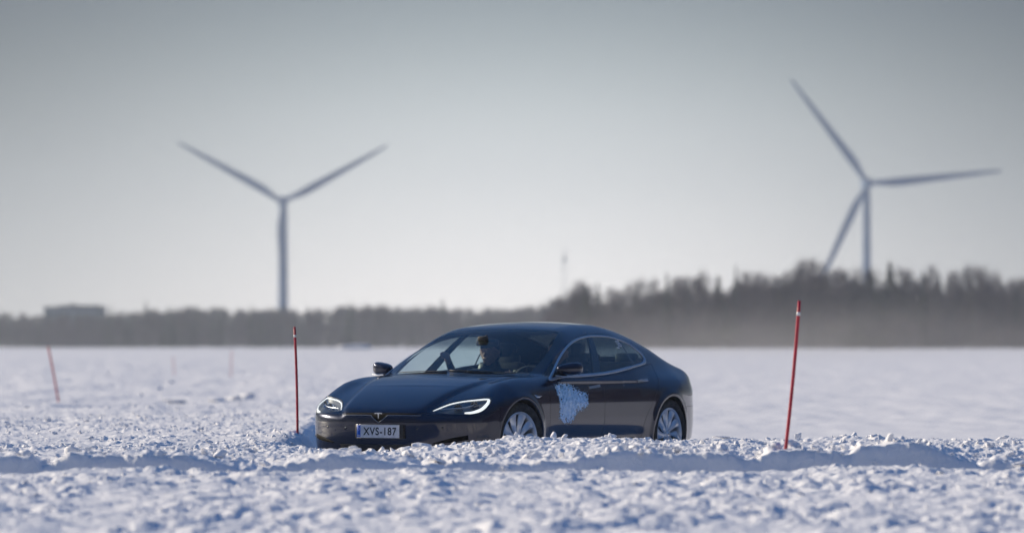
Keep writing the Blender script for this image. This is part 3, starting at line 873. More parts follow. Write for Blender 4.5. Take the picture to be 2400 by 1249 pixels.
    # ------------------------------------------------ wheels
    for (x, s) in ((0, 1), (0, -1), (-2.959, 1), (-2.959, -1)):
        w = make_wheel('wheel', M, s < 0); w.parent = car; w.location = (x, s * .835, .35)
        if x == 0: w.rotation_euler = (0, radians(20), radians(-8))
        else: w.rotation_euler = (0, radians(47 if s > 0 else 10), 0)
    # ------------------------------------------------ stickers: icy splash on the near front door, race number on the near rear window
    st = [(-.640, .838), (-.700, .846), (-.76, .852), (-.85, .846), (-.93, .843), (-1.00, .815), (-1.075, .790), (-1.16, .775), (-1.235, .762), (-1.262, .715), (-1.258, .668), (-1.215, .640),
          (-1.165, .622), (-1.09, .612), (-1.035, .592), (-1.00, .555), (-.955, .525), (-.89, .498), (-.815, .496), (-.745, .512), (-.705, .545), (-.715, .60), (-.712, .66), (-.695, .72), (-.668, .775)]
    st = smooth_loop(st, 2)
    g = .0055; X, Z = np.arange(-1.33, -.57, g), np.arange(.42, .92, g)
    cx, cz = np.meshgrid(X, Z, indexing='ij')
    sd = polysd(cx + .010 * fbm(cx * 60, cz * 60, 3, 5) * 2, cz + .012 * fbm(cx * 55 + 9, cz * 55, 3, 9) * 2, st)
    rag = fbm(cx * 95, cz * 95, 4, 21) * .045
    keep = (sd + rag * np.clip(1 + sd / .06, 0, 1) - .002) < 0
    keep |= (sd < .028) & (fbm(cx * 130, cz * 130, 2, 33) > .27)
    keep &= ~((sd > -.05) & (fbm(cx * 70, cz * 70, 3, 41) > .12 + .1 * np.clip(-sd / .05, 0, 1)))
    vid = {}; vs = []; qs = []
    for i in range(len(X) - 1):
        for j in range(len(Z) - 1):
            if keep[i, j]:
                qd = []
                for a, b in ((i + 1, j), (i, j), (i, j + 1), (i + 1, j + 1)):
                    if (a, b) not in vid: vid[(a, b)] = len(vs); vs.append((X[a] + rng.uniform(-.0015, .0015), .955, Z[b] + rng.uniform(-.0015, .0015)))
                    qd.append(vid[(a, b)])
                qs.append(qd)
    A, G = onsurf(vs)
    sm = mat('ice splash print', (.3, .5, .8), .35, 0, .5); t = sm.node_tree; b = t.nodes['Principled BSDF']
    tc = t.nodes.new('ShaderNodeTexCoord'); v = t.nodes.new('ShaderNodeTexVoronoi'); v.inputs['Scale'].default_value = 26; v.feature = 'DISTANCE_TO_EDGE'
    nz = t.nodes.new('ShaderNodeTexNoise'); nz.inputs['Scale'].default_value = 12; nz.inputs['Detail'].default_value = 8; nz.inputs['Roughness'].default_value = .75; nz.inputs['Distortion'].default_value = 1.5
    r1 = t.nodes.new('ShaderNodeValToRGB'); r1.color_ramp.elements[0].position = .34; r1.color_ramp.elements[0].color = (.06, .30, .56, 1); r1.color_ramp.elements[1].position = .66; r1.color_ramp.elements[1].color = (.78, .90, .97, 1)
    e = r1.color_ramp.elements.new(.50); e.color = (.32, .60, .86, 1)
    r2 = t.nodes.new('ShaderNodeValToRGB'); r2.color_ramp.elements[0].color = (.6, .78, .95, 1); r2.color_ramp.elements[1].position = .06; r2.color_ramp.elements[1].color = (0, 0, 0, 1)
    mx = t.nodes.new('ShaderNodeMix'); mx.data_type = 'RGBA'; mx.blend_type = 'ADD'; mx.inputs[0].default_value = .4
    t.links.new(tc.outputs['Object'], v.inputs[0]); t.links.new(tc.outputs['Object'], nz.inputs[0]); t.links.new(nz.outputs[0], r1.inputs[0]); t.links.new(v.outputs[0], r2.inputs[0])
    t.links.new(r1.outputs[0], mx.inputs[6]); t.links.new(r2.outputs[0], mx.inputs[7]); t.links.new(mx.outputs[2], b.inputs['Base Color'])
    np_mesh('ice_splash_sticker', A + G * .0016, qs, sm, shell['front_door'][0], normals=G)
    rw = shell['rear_window'][0]
    A, G = onsurf([(-2.28, .735, 1.215)]); n = Vector(G[0]); Z0 = Vector((0, 0, 1)); X0 = Vector((-1, 0, 0)); X0 -= n * X0.dot(n); Y0 = n.cross(X0)
    Tn = frame(A[0] + G[0] * .003, X0, Y0)
    text_obj('race_number', '05', .105, Tn @ Matrix.Translation((0, 0, 0)), M['white'], rw, .0006, .85, 1.0, .0)
    bm = bmesh.new(); extrude_poly(bm, [(-.095, -.052), (-.04, -.052), (-.04, -.040), (-.095, -.040)], .001, Tn); bm_obj('number_dash', bm, M['white'], rw, smooth=False)
    # ------------------------------------------------ cabin
    bm = bmesh.new()   # dashboard with cowl and instrument hood
    prof = [(-.40, .60), (-.42, .86), (-.58, .905), (-.80, .925), (-.90, .900), (-.93, .80), (-.90, .60)]
    r = [[bm.verts.new((x - .10 * (y / .7) ** 2 * (z > .8), y, z)) for x, z in prof] for y in np.linspace(-.74, .74, 13)]
    for a, b in zip(r, r[1:]):
        for k in range(len(prof)): bm.faces.new((a[k], a[(k + 1) % len(prof)], b[(k + 1) % len(prof)], b[k]))
    bm.faces.new(r[0][::-1]); bm.faces.new(r[-1]); bmesh.ops.recalc_face_normals(bm, faces=bm.faces)
    rbox(bm, (-.86, .37, .925), (.16, .36, .07), .03); bm_obj('dashboard', bm, M['lining'], car, angle=radians(40))
    bm = bmesh.new(); rbox(bm, (-.955, .0, .80), (.02, .27, .38), .008, Matrix.Rotation(radians(12), 3, 'Y')); bm_obj('centre_screen', bm, M['screen'], car)
    bm = bmesh.new()
    lathe(bm, [(.175 + .014 * cos(a), .014 * sin(a)) for a in np.linspace(0, 2 * pi, 9)[:-1]], 40, 'X', close=True)
    rbox(bm, (0.0, 0, 0), (.05, .15, .10), .02); rbox(bm, (.0, 0, 0), (.02, .33, .035), .008); rbox(bm, (.0, 0, -.08), (.02, .035, .16), .008)
    tube(bm, [(0, 0, 0), (.22, 0, .0)], .03, 8)
    bm.transform(Matrix.Translation((-1.16, .37, .85)) @ Matrix.Rotation(radians(-22), 4, 'Y')); bm_obj('steering_wheel', bm, M['seat'], car, angle=radians(40))
    for y in (.37, -.37):
        bm = bmesh.new()
        rbox(bm, (-1.55, y, .36), (.52, .52, .16), .05, Matrix.Rotation(radians(-8), 3, 'Y'), 3)
        rbox(bm, (-1.93, y, .74), (.15, .50, .64), .055, Matrix.Rotation(radians(-17), 3, 'Y'), 3)
        rbox(bm, (-2.02, y, 1.02), (.12, .34, .26), .05, Matrix.Rotation(radians(-15), 3, 'Y'), 3)
        for q in (-.22, .22):
            rbox(bm, (-1.88, y + q, .72), (.16, .09, .52), .035, Matrix.Rotation(radians(-17), 3, 'Y'), 2)
        fs = bm_obj('front_seat', bm, M['seat'], car, angle=radians(40))
        bm = bmesh.new(); rbox(bm, (-2.035, y, 1.150), (.10, .27, .17), .045, Matrix.Rotation(radians(-12), 3, 'Y'), 3); bm_obj('headrest', bm, M['seat'], fs)
    bm = bmesh.new()
    rbox(bm, (-2.62, 0, .42), (.50, 1.30, .18), .05, None, 3); rbox(bm, (-2.96, 0, .76), (.16, 1.30, .60), .05, Matrix.Rotation(radians(-22), 3, 'Y'), 3)
    bs = bm_obj('rear_bench', bm, M['seat'], car, angle=radians(40))
    for y in (-.42, 0, .42):
        bm = bmesh.new(); rbox(bm, (-3.07, y, 1.075), (.09, .24, .12), .035, Matrix.Rotation(radians(-15), 3, 'Y'), 2); bm_obj('headrest', bm, M['seat'], bs)
    bm = bmesh.new(); rbox(bm, (-1.7, 0, .235), (3.2, 1.70, .03), .005); rbox(bm, (-.46, 0, .50), (.04, 1.6, .55), .01); rbox(bm, (-3.45, 0, .80), (.75, 1.30, .04), .01)
    bm_obj('cabin_floor', bm, M['lining'], car)
    bm = bmesh.new(); rbox(bm, (-1.055, 0, 1.235), (.035, .235, .062), .014); tube(bm, [(-1.05, 0, 1.26), (-1.03, 0, 1.30)], .012, 8); rbox(bm, (-.99, -.01, 1.27), (.06, .09, .05), .012)
    bm_obj('rear_view_mirror', bm, M['black'], car)
    bm = bmesh.new()   # wipers resting on the cowl
    for y0, y1 in ((.62, -.02), (-.04, -.64)):
        pts = []
        for q in np.linspace(0, 1, 9):
            y = y0 + (y1 - y0) * q; A_, G_ = onsurf([(-.33 - P_SH(-.4) * y * y - .03 - .02 * q, y, .97)]); pts.append(Vector(A_[0] + G_[0] * .007))
        tube(bm, pts, .0040, 6)
    bm_obj('wiper', bm, M['black'], car)
    # ------------------------------------------------ the two people inside
    T = Matrix.Translation(CAR_P) @ Matrix.Rotation(CAR_RZ, 4, 'Z')
    for lab, y0, hm, hands in (('driver in a dark winter jacket holding the steering wheel', .37, M['hair'], ((-1.14, .22, .90), (-1.14, .52, .90))),
                               ('front passenger in a dark jacket and black cap seen through the windscreen', -.37, M['cap'], ((-1.30, -.56, 1.06), (-1.28, -.24, .72)))):
        pr = make_person(lab, y0, M, hm, M['jacket'], hands)
        pr.location = T @ Vector((-1.62, y0, .38)); pr.rotation_euler = (0, 0, CAR_RZ)
    return car
# ================================================================ GROUND
def fast_grid(name, X, Y, Z, material):
    n, m = X.shape
    V = np.stack([X, Y, Z], -1).reshape(-1, 3).astype(np.float32)
    a = (np.arange(n - 1)[:, None] * m + np.arange(m - 1)[None, :]).ravel()
    q = np.stack([a, a + 1, a + m + 1, a + m], 1).astype(np.int32)
    me = bpy.data.meshes.new(name)
    me.vertices.add(len(V)); me.vertices.foreach_set('co', V.ravel())
    me.loops.add(q.size); me.loops.foreach_set('vertex_index', q.ravel())
    me.polygons.add(len(q)); me.polygons.foreach_set('loop_start', np.arange(0, q.size, 4, dtype=np.int32)); me.polygons.foreach_set('loop_total', np.full(len(q), 4, np.int32))
    me.polygons.foreach_set('use_smooth', np.ones(len(q), bool))
    me.update(calc_edges=True); me.materials.append(material)
    o = bpy.data.objects.new(name, me); COL.objects.link(o)
    return o
def sstep(a, b, t):
    t = np.clip((t - a) / (b - a), 0, 1); return t * t * (3 - 2 * t)
def worley(x, y, seed=0):
    xi = np.floor(x).astype(np.int64); yi = np.floor(y).astype(np.int64)
    best = np.full(x.shape, 9.); hh = np.zeros(x.shape)
    for i in (-1, 0, 1):
        for j in (-1, 0, 1):
            a = xi + i; b = yi + j
            n = (a * 374761393 + b * 668265263 + seed * 974634777) & 0xFFFFFFFF
            n = ((n ^ (n >> 13)) * 1274126177) & 0xFFFFFFFF; n = n ^ (n >> 16)
            px = a + (n & 0x3FF) / 1023.; py = b + ((n >> 10) & 0x3FF) / 1023.; hv = ((n >> 20) & 0x3FF) / 1023.
            d = (x - px) ** 2 + (y - py) ** 2
            # clods of very different size: shrink most, keep a few large
            rr = .35 + .65 * hv
            d = d / (rr * rr); k = d < best
            best = np.where(k, d, best); hh = np.where(k, hv, hh)
    return np.sqrt(best), hh
def bank_line(x, d):
    """distance of the bank face, warped so that it breaks into offset blocks"""
    w1 = fbm(x * .35, d * .02 + 3, 3, 101) * 2
    c = x / .95 + .3 + .9 * (fbm(x * .7, x * 0 + 2.5, 2, 71) * 2); ci = np.floor(c); cf = c - ci
    def hh(i): return (np.sin(i * 127.1 + 11.7) * 43758.5453) % 1.0
    blk = hh(ci) + (hh(ci + 1) - hh(ci)) * sstep(.70, 1.0, cf)
    w2 = fbm(x * 3.1, d * .3, 3, 55) * 2
    return d + w1 * .45 + (blk - .5) * .12 + w2 * .045 + .010 * fbm(x * 9, d * .8, 3, 57), blk
_TOP = [(-400, 1072), (0, 1064), (78, 1070), (100, 1096), (140, 1080), (165, 1062), (240, 1072), (330, 1066), (430, 1064), (520, 1084), (600, 1092), (680, 1078), (770, 1062), (850, 1074), (960, 1090), (1040, 1094),
        (1120, 1078), (1210, 1088), (1330, 1076), (1420, 1062), (1480, 1054), (1560, 1058), (1660, 1062), (1775, 1078), (1800, 1058), (1900, 1054), (1990, 1064), (2015, 1046), (2080, 1039), (2160, 1041), (2215, 1062),
        (2290, 1088), (2330, 1076), (2400, 1084), (2800, 1070)]
_TX = np.array([(p - 1200) / 10000 * 29.7 for p, q in _TOP]); _TZ = np.array([HC - (q - 812) / 10000 * 29.7 for p, q in _TOP])
def ground_base(x, d):
    """large shapes of the snow: worked foreground, ploughed bank, track behind it, open field"""
    w1 = fbm(x * .35, d * .05 + 3, 3, 101) * 2; w2 = fbm(x * 1.1, d * .1, 3, 55) * 2; w3 = fbm(x * .8 + 5, d * .3, 3, 77) * 2
    dd, blk = bank_line(x, d)
    left = sstep(-1.55, -2.15, x + .02 * (d - 39))
    z = .290 + .085 * sstep(20, 27, d) + .012 * w3 + .012 * w2 - .125 * sstep(27.7, 28.6, dd) - .02 * sstep(28.8, 29.2, dd)
    wd = .055 + .05 * np.clip(vnoise(x * 1.3, d * 0, 88), 0, 1)
    zt = np.interp(x / d * 29.7, _TX, _TZ) + .022 * w2 + .040 * fbm(x * 5.5, d * 1.2, 3, 58) + .024 * fbm(x * 17, d * 3, 2, 59)
    rise = np.clip((dd - 29.28) / wd, 0, 1); rise = rise + .10 * rise * (1 - rise) * (1 - 2 * rise)
    z = z + (zt - z) * rise
    top = .395 + .022 * w3 + .048 * sstep(-.7, .1, x) - .030 * np.exp(-((x + .95) / .60) ** 2)      # level the crest further back
    k = sstep(29.6, 31.6, dd); z = z * (1 - k) + (top - .012) * k
    edge = 34.6 + .35 * w2 + .25 * w3
    drop = sstep(edge, edge + .9, d)
    right_z = z * (1 - drop)
    left_z = z * (1 - .10 * sstep(31, 36, d)) * (1 - sstep(43, 92, d + w1 * 4)) + .02 * w3
    z = right_z * (1 - left) + left_z * left
    z = z + .07 * np.exp(-((x + 2.02) / .28) ** 2 - ((d - 41.2) / .9) ** 2)      # little mound carrying the left marker pole
    z = z + sstep(48, 70, d) * (.20 * fbm(x * .7, d * .13, 3, 29) + .05 * fbm(x * 2.5, d * .8, 2, 39)) * (1 - .45 * sstep(-1., 3., x)) * (1 - sstep(250, 420, d))
    z = z + sstep(60, 200, d) * (.10 * fbm(x * .05, d * .02, 3, 9) + .05 * fbm(x * .3, d * .08, 3, 19))
    return z + .90 * sstep(200, 560, d)
def chunk_mask(x, d):
    left = sstep(-1.55, -2.15, x + .02 * (d - 39))
    near = 1 - sstep(34.9, 35.7, d)
    lf = left * (1 - .45 * sstep(50, 100, d) - .45 * sstep(110, 220, d)) * (1 - .10 * sstep(33, 38, d))
    dd, blk = bank_line(x, d)
    face = sstep(28.55, 28.8, dd) * sstep(29.75, 29.45, dd) * sstep(-.55, -.30, fbm(x * .9, d * .05, 2, 303))
    fr = .32 + .68 * sstep(-.22, .12, fbm(x * 1.8, d * .8, 3, 401))
    fore = 1 + .12 * sstep(28.2, 27.2, d)
    return np.clip(np.maximum(near, lf), .05, 1) * (1 - .80 * face) * (fr * .75 + .25) * fore
def ground_h(x, d, fine=True):
    z = ground_base(x, d)
    if fine:
        m = chunk_mask(x, d)
        z = z + (.25 + .75 * m) * .055 * fbm(x * 1.6, d * .9, 3, 6) * sstep(.05, .3, m) + m * (.042 * fbm(x * 2.8, d * 2.8, 4, 5) + .034 * fbm(x * 9, d * 9, 4, 15) * (1 - .25 * sstep(28., 27., d)) + .042 * sstep(28., 27., d) * fbm(x * 4.5, d * 4.5, 3, 16))
        w, hv = worley(x / .13 + fbm(x * 3, d * 3, 2, 1) * 1.5, d / .13, 3)
        z = z + m * .026 * np.clip(1 - w, 0, 1) ** .8 * (hv > .5)
        w, hv = worley(x / .045, d / .045 + fbm(x * 9, d * 9, 2, 8), 7)
        z = z + m * (.012 - .007 * sstep(28., 27., d)) * np.clip(1 - w, 0, 1) ** .8
    return z

snow_m = mat('packed snow', (.80, .81, .84), .62, 0, 0, .3)
t = snow_m.node_tree; b = t.nodes['Principled BSDF']
tc = t.nodes.new('ShaderNodeTexCoord'); n1 = t.nodes.new('ShaderNodeTexNoise'); n1.inputs['Scale'].default_value = 1.3; n1.inputs['Detail'].default_value = 6
r1 = t.nodes.new('ShaderNodeValToRGB'); r1.color_ramp.elements[0].position = .3; r1.color_ramp.elements[0].color = (.76, .765, .79, 1); r1.color_ramp.elements[1].position = .7; r1.color_ramp.elements[1].color = (.87, .86, .86, 1)
n2 = t.nodes.new('ShaderNodeTexNoise'); n2.inputs['Scale'].default_value = 45; n2.inputs['Detail'].default_value = 4
bp = t.nodes.new('ShaderNodeBump'); bp.inputs['Strength'].default_value = .5; bp.inputs['Distance'].default_value = .012
t.links.new(tc.outputs['Object'], n1.inputs[0]); t.links.new(n1.outputs[0], r1.inputs[0]); t.links.new(r1.outputs[0], b.inputs['Base Color'])
t.links.new(tc.outputs['Object'], n2.inputs[0]); t.links.new(n2.outputs[0], bp.inputs['Height']); t.links.new(bp.outputs[0], b.inputs['Normal'])
b.inputs['Subsurface Weight'].default_value = .0

QUAL = float(os.environ.get('GQ', '1'))
def build_ground():
    k = QUAL
    rows = [np.linspace(14, 18, int(40 * k), endpoint=False), np.linspace(18, 27, int(290 * k), endpoint=False), np.linspace(27, 37, int(430 * k), endpoint=False),
            37 * (95 / 37) ** np.linspace(0, 1, int(430 * k), endpoint=False), 95 * (620 / 95) ** np.linspace(0, 1, int(300 * k), endpoint=False), 620 * (9000 / 620) ** np.linspace(0, 1, 40)]
    d = np.concatenate(rows)
    inner = np.linspace(-.128, .128, int(960 * k)); o_ = .128 + .55 * np.linspace(0, 1, 90)[1:] ** 1.6
    c = np.concatenate([-o_[::-1], inner, o_])
    D, Cc_ = np.meshgrid(d, c, indexing='ij'); X = Cc_ * D
    Z = ground_h(X, D)
    fade = sstep(14, 16, D) * sstep(.66, .45, np.abs(Cc_)) 
    Z = np.where(D < 200, Z * fade - .03 * (1 - fade), Z)
    g = fast_grid('snow_field', X, D, Z, snow_m); tag(g, kind='structure')
    # the rest of the plain, all round
    rr = np.array([0, 8, 20, 60, 150, 400, 1000, 3000, 9000, 20000.]); aa = np.linspace(0, 2 * pi, 97)
    R, A = np.meshgrid(rr, aa, indexing='ij')
    Xp = R * np.sin(A); Yp = R * np.cos(A)
    Zp = -.05 + .55 * sstep(250, 900, R)
    p = fast_grid('ground', Xp[::-1], Yp[::-1], Zp[::-1], snow_m); tag(p, kind='structure')
build_ground()

def ico_pts():
    bm = bmesh.new(); bmesh.ops.create_icosphere(bm, subdivisions=2, radius=1)
    V = np.array([v.co[:] for v in bm.verts]); Fc = np.array([[v.index for v in f.verts] for f in bm.faces]); bm.free(); return V, Fc
IV, IF = ico_pts()
def clod(seed, rough=.35):
    r = np.random.RandomState(seed); V = IV.copy()
    # chip flat facets off a ball: broken wind-packed snow
    for _ in range(14):
        n = r.normal(size=3); n /= np.linalg.norm(n); h = r.uniform(.38, .80)
        dd = V @ n; V -= np.maximum(dd - h, 0)[:, None] * n
    V += r.normal(size=V.shape) * .045
    return V * np.array([1, r.uniform(.5, 1.1), r.uniform(.35, .85)]) * 1.12
def build_clods():
    protos = [clod(i) for i in range(24)]
    pts = []
    r = np.random.RandomState(5)
    mm = lambda x, d: np.maximum(chunk_mask(x, d), .35 * (d > 60)) + .5 * ((d > 29) & (d < 30.2))
    def scatter(n, d0, d1, smin_, smax_, xlo=-.135, xhi=.135, pw=2.6):
        d = r.uniform(d0, d1, n); x = r.uniform(xlo, xhi, n) * d; s = smin_ * (smax_ / smin_) ** (r.uniform(0, 1, n) ** pw)
        m = mm(x, d); keep = r.uniform(0, 1, n) < m ** 2
        for a, b_, c_ in zip(x[keep], d[keep], s[keep]): pts.append((a, b_, c_))
    q = QUAL
    scatter(int(5200 * q), 30.0, 35.0, .007, .040, pw=2.8)
    scatter(int(650 * q), 33.8, 35.3, .012, .055)
    scatter(int(1500 * q), 22, 30.0, .008, .032)
    scatter(int(4200 * q), 35, 60, .009, .040, -.135, -.03, pw=2.8)
    scatter(int(1100 * q), 60, 115, .015, .085, -.135, -.005, pw=2.2)
    scatter(int(420 * q), 115, 260, .03, .16, -.135, .0, pw=2.2)
    scatter(int(260 * q), 29.0, 30.2, .02, .075, pw=1.8)
    pts = np.array(pts)
    z = ground_h(pts[:, 0], pts[:, 1])
    nv, nf = len(IV), len(IF); N = len(pts)
    V = np.empty((N, nv, 3)); 
    for i in range(N):
        a = r.uniform(0, 2 * pi); ca, sa = cos(a), sin(a); P_ = protos[i % 24]; s = pts[i, 2]
        tl = r.uniform(-.5, .5)
        V[i, :, 0] = pts[i, 0] + s * (P_[:, 0] * ca - P_[:, 1] * sa); V[i, :, 1] = pts[i, 1] + s * (P_[:, 0] * sa + P_[:, 1] * ca)
        V[i, :, 2] = z[i] + s * (P_[:, 2] + tl * P_[:, 0]) + s * .22
    Fq = (IF[None] + (np.arange(N) * nv)[:, None, None]).reshape(-1, 3)
    me = bpy.data.meshes.new('snow_clods'); V = V.reshape(-1, 3)
    me.vertices.add(len(V)); me.vertices.foreach_set('co', V.astype(np.float32).ravel())
    me.loops.add(Fq.size); me.loops.foreach_set('vertex_index', Fq.astype(np.int32).ravel())
    me.polygons.add(len(Fq)); me.polygons.foreach_set('loop_start', np.arange(0, Fq.size, 3, dtype=np.int32)); me.polygons.foreach_set('loop_total', np.full(len(Fq), 3, np.int32))
    me.polygons.foreach_set('use_smooth', np.zeros(len(Fq), bool))
    me.update(calc_edges=True); me.materials.append(snow_m)
    o = bpy.data.objects.new('snow_clods', me); COL.objects.link(o)
    tag(o, 'loose broken snow clods strewn over the ploughed bank', 'snow clods', kind='stuff')
build_clods()

def pix(px, d): return (px - 1200) / 10000 * d
def pz(py, d): return HC - (py - 812) / 10000 * d
# single larger lumps one can point to
def lump(px, d, s, seed, label, scale=(1, 1, 1), lift=.25):
    x = pix(px, d); z = float(ground_h(np.array([x]), np.array([d]))[0])
    V = clod(seed) * np.array(scale) * s
    bm = bmesh.new(); vs = [bm.verts.new(v) for v in V]
    for f in IF: bm.faces.new([vs[i] for i in f])
    bmesh.ops.subdivide_edges(bm, edges=bm.edges, cuts=1, smooth=.2)
    for v in bm.verts:
        v.co += v.co.normalized() * s * .05 * (random.random() - .5)
    o = bm_obj('snow_lump', bm, snow_m); o.location = (x, d, z + s * lift); tag(o, label, 'snow lump'); return o
lump(1868, 34.6, .060, 71, 'small upright snow shard behind the right red pole', (.55, .5, 1.6), .6)
lump(1690, 34.6, .06, 72, 'flat broken snow slab on the bank crest just right of the rear wheel', (1.5, 1, .5))
lump(1570, 34.7, .085, 73, 'snow slab on the crest below the rear wheel of the car', (1.4, 1, .6))
lump(1432, 34.5, .075, 74, 'pale snow lump on the crest under the rear door', (1.0, 1, .9))
lump(1376, 34.5, .085, 75, 'wide snow slab on the crest below the ice splash sticker', (1.5, 1, .6))
lump(1195, 34.4, .080, 76, 'bright snow lump in front of the front wheel', (1.2, 1, .8))
lump(985, 34.2, .075, 77, 'rounded snow lump right of the number plate', (1.1, 1, 1))
lump(870, 34.0, .070, 78, 'rounded snow lump directly under the number plate', (1.2, 1, .8))
lump(808, 33.9, .065, 79, 'rounded snow lump left of the number plate', (1.3, 1, .8))
lump(1610, 34.7, .070, 86, 'thin snow slab leaning behind the rear wheel', (1.6, 1, .5))
lump(580, 95, .22, 80, 'squarish snow block in the field left of the left red pole', (1.1, 1, .8), .25)
lump(553, 93, .20, 81, 'snow block with a dark shaded face beside the squarish block', (1.2, 1, .7), .2)
lump(505, 92, .17, 82, 'low snow lump left of the two snow blocks in the field', (1.8, 1, .5), .15)
lump(412, 92, .20, 83, 'leftmost low snow lump in the field by the far slanted pole', (1.6, 1, .5), .15)
lump(165, 31.6, .08, 84, 'pointed snow slab tilted on the bank at far left', (1, .8, 1.3), .3)
o = lump(832, 520, 1.5, 85, 'white snow pile at the far edge of the field left of the car roof', (1.45, 1, .62), .2); o.name = 'snow_pile'; o['category'] = 'snow pile'

# ================================================================ MARKER POLES
red_m = noise_color(mat('red pole plastic', (.45, .010, .022), .5, 0, .1), (.34, .003, .020), (.50, .008, .034), 18)
band_m = mat('white reflective tape', (.75, .74, .75), .4)
def pole(px0, py0, px1, py1, d, rad, label, group, band=True, lean=0.):
    """a snow stake: base at the first pixel's ray at distance d, top at the second"""
    b0 = Vector((pix(px0, d), d, pz(py0, d))); b1 = Vector((pix(px1, d), d + lean, pz(py1, d)))
    root = empty('snow_pole', b0, 0, label, 'pole', group)
    v = b1 - b0; L = v.length; dr = v / L
    bend = Vector((dr.z, 0, -dr.x)) * .006
    pts = [dr * (L * t_) + bend * math.sin(pi * t_) * L for t_ in np.linspace(-.22, 1, 14)]
    bm = bmesh.new(); tube(bm, pts, [rad] * 13 + [rad * .9], 12)
    rbox(bm, pts[-1], (rad * 1.7, rad * 1.7, rad * .8), rad * .3)
    bm_obj('stake', bm, red_m, root)
    if band:
        bm = bmesh.new(); f0 = .905; tube(bm, [dr * (L * (f0 + q)) + bend * math.sin(pi * (f0 + q)) * L for q in (0, .012, .024)], rad * 1.10, 12)
        bm_obj('reflective_band', bm, band_m, root)
    return root
G_ = 'red snow poles marking the track'
pole(1840, 1060, 1873.5, 706, 29.85, .0122, 'red snow pole with white band on the bank right of the car, leaning right', G_)
pole(697.5, 1012, 690.5, 767, 41.2, .0125, 'upright red snow pole with a white band left of the car', G_)
pole(136, 932, 113, 812, 88, .019, 'thin slanted red snow pole far out in the field at left', G_, False)
pole(409, 893, 406, 836, 175, .016, 'faint distant red pole, left one of the pair in the open field', G_, False)
pole(541, 890, 543, 822, 168, .016, 'faint distant red pole, right one of the pair in the open field', G_, False)

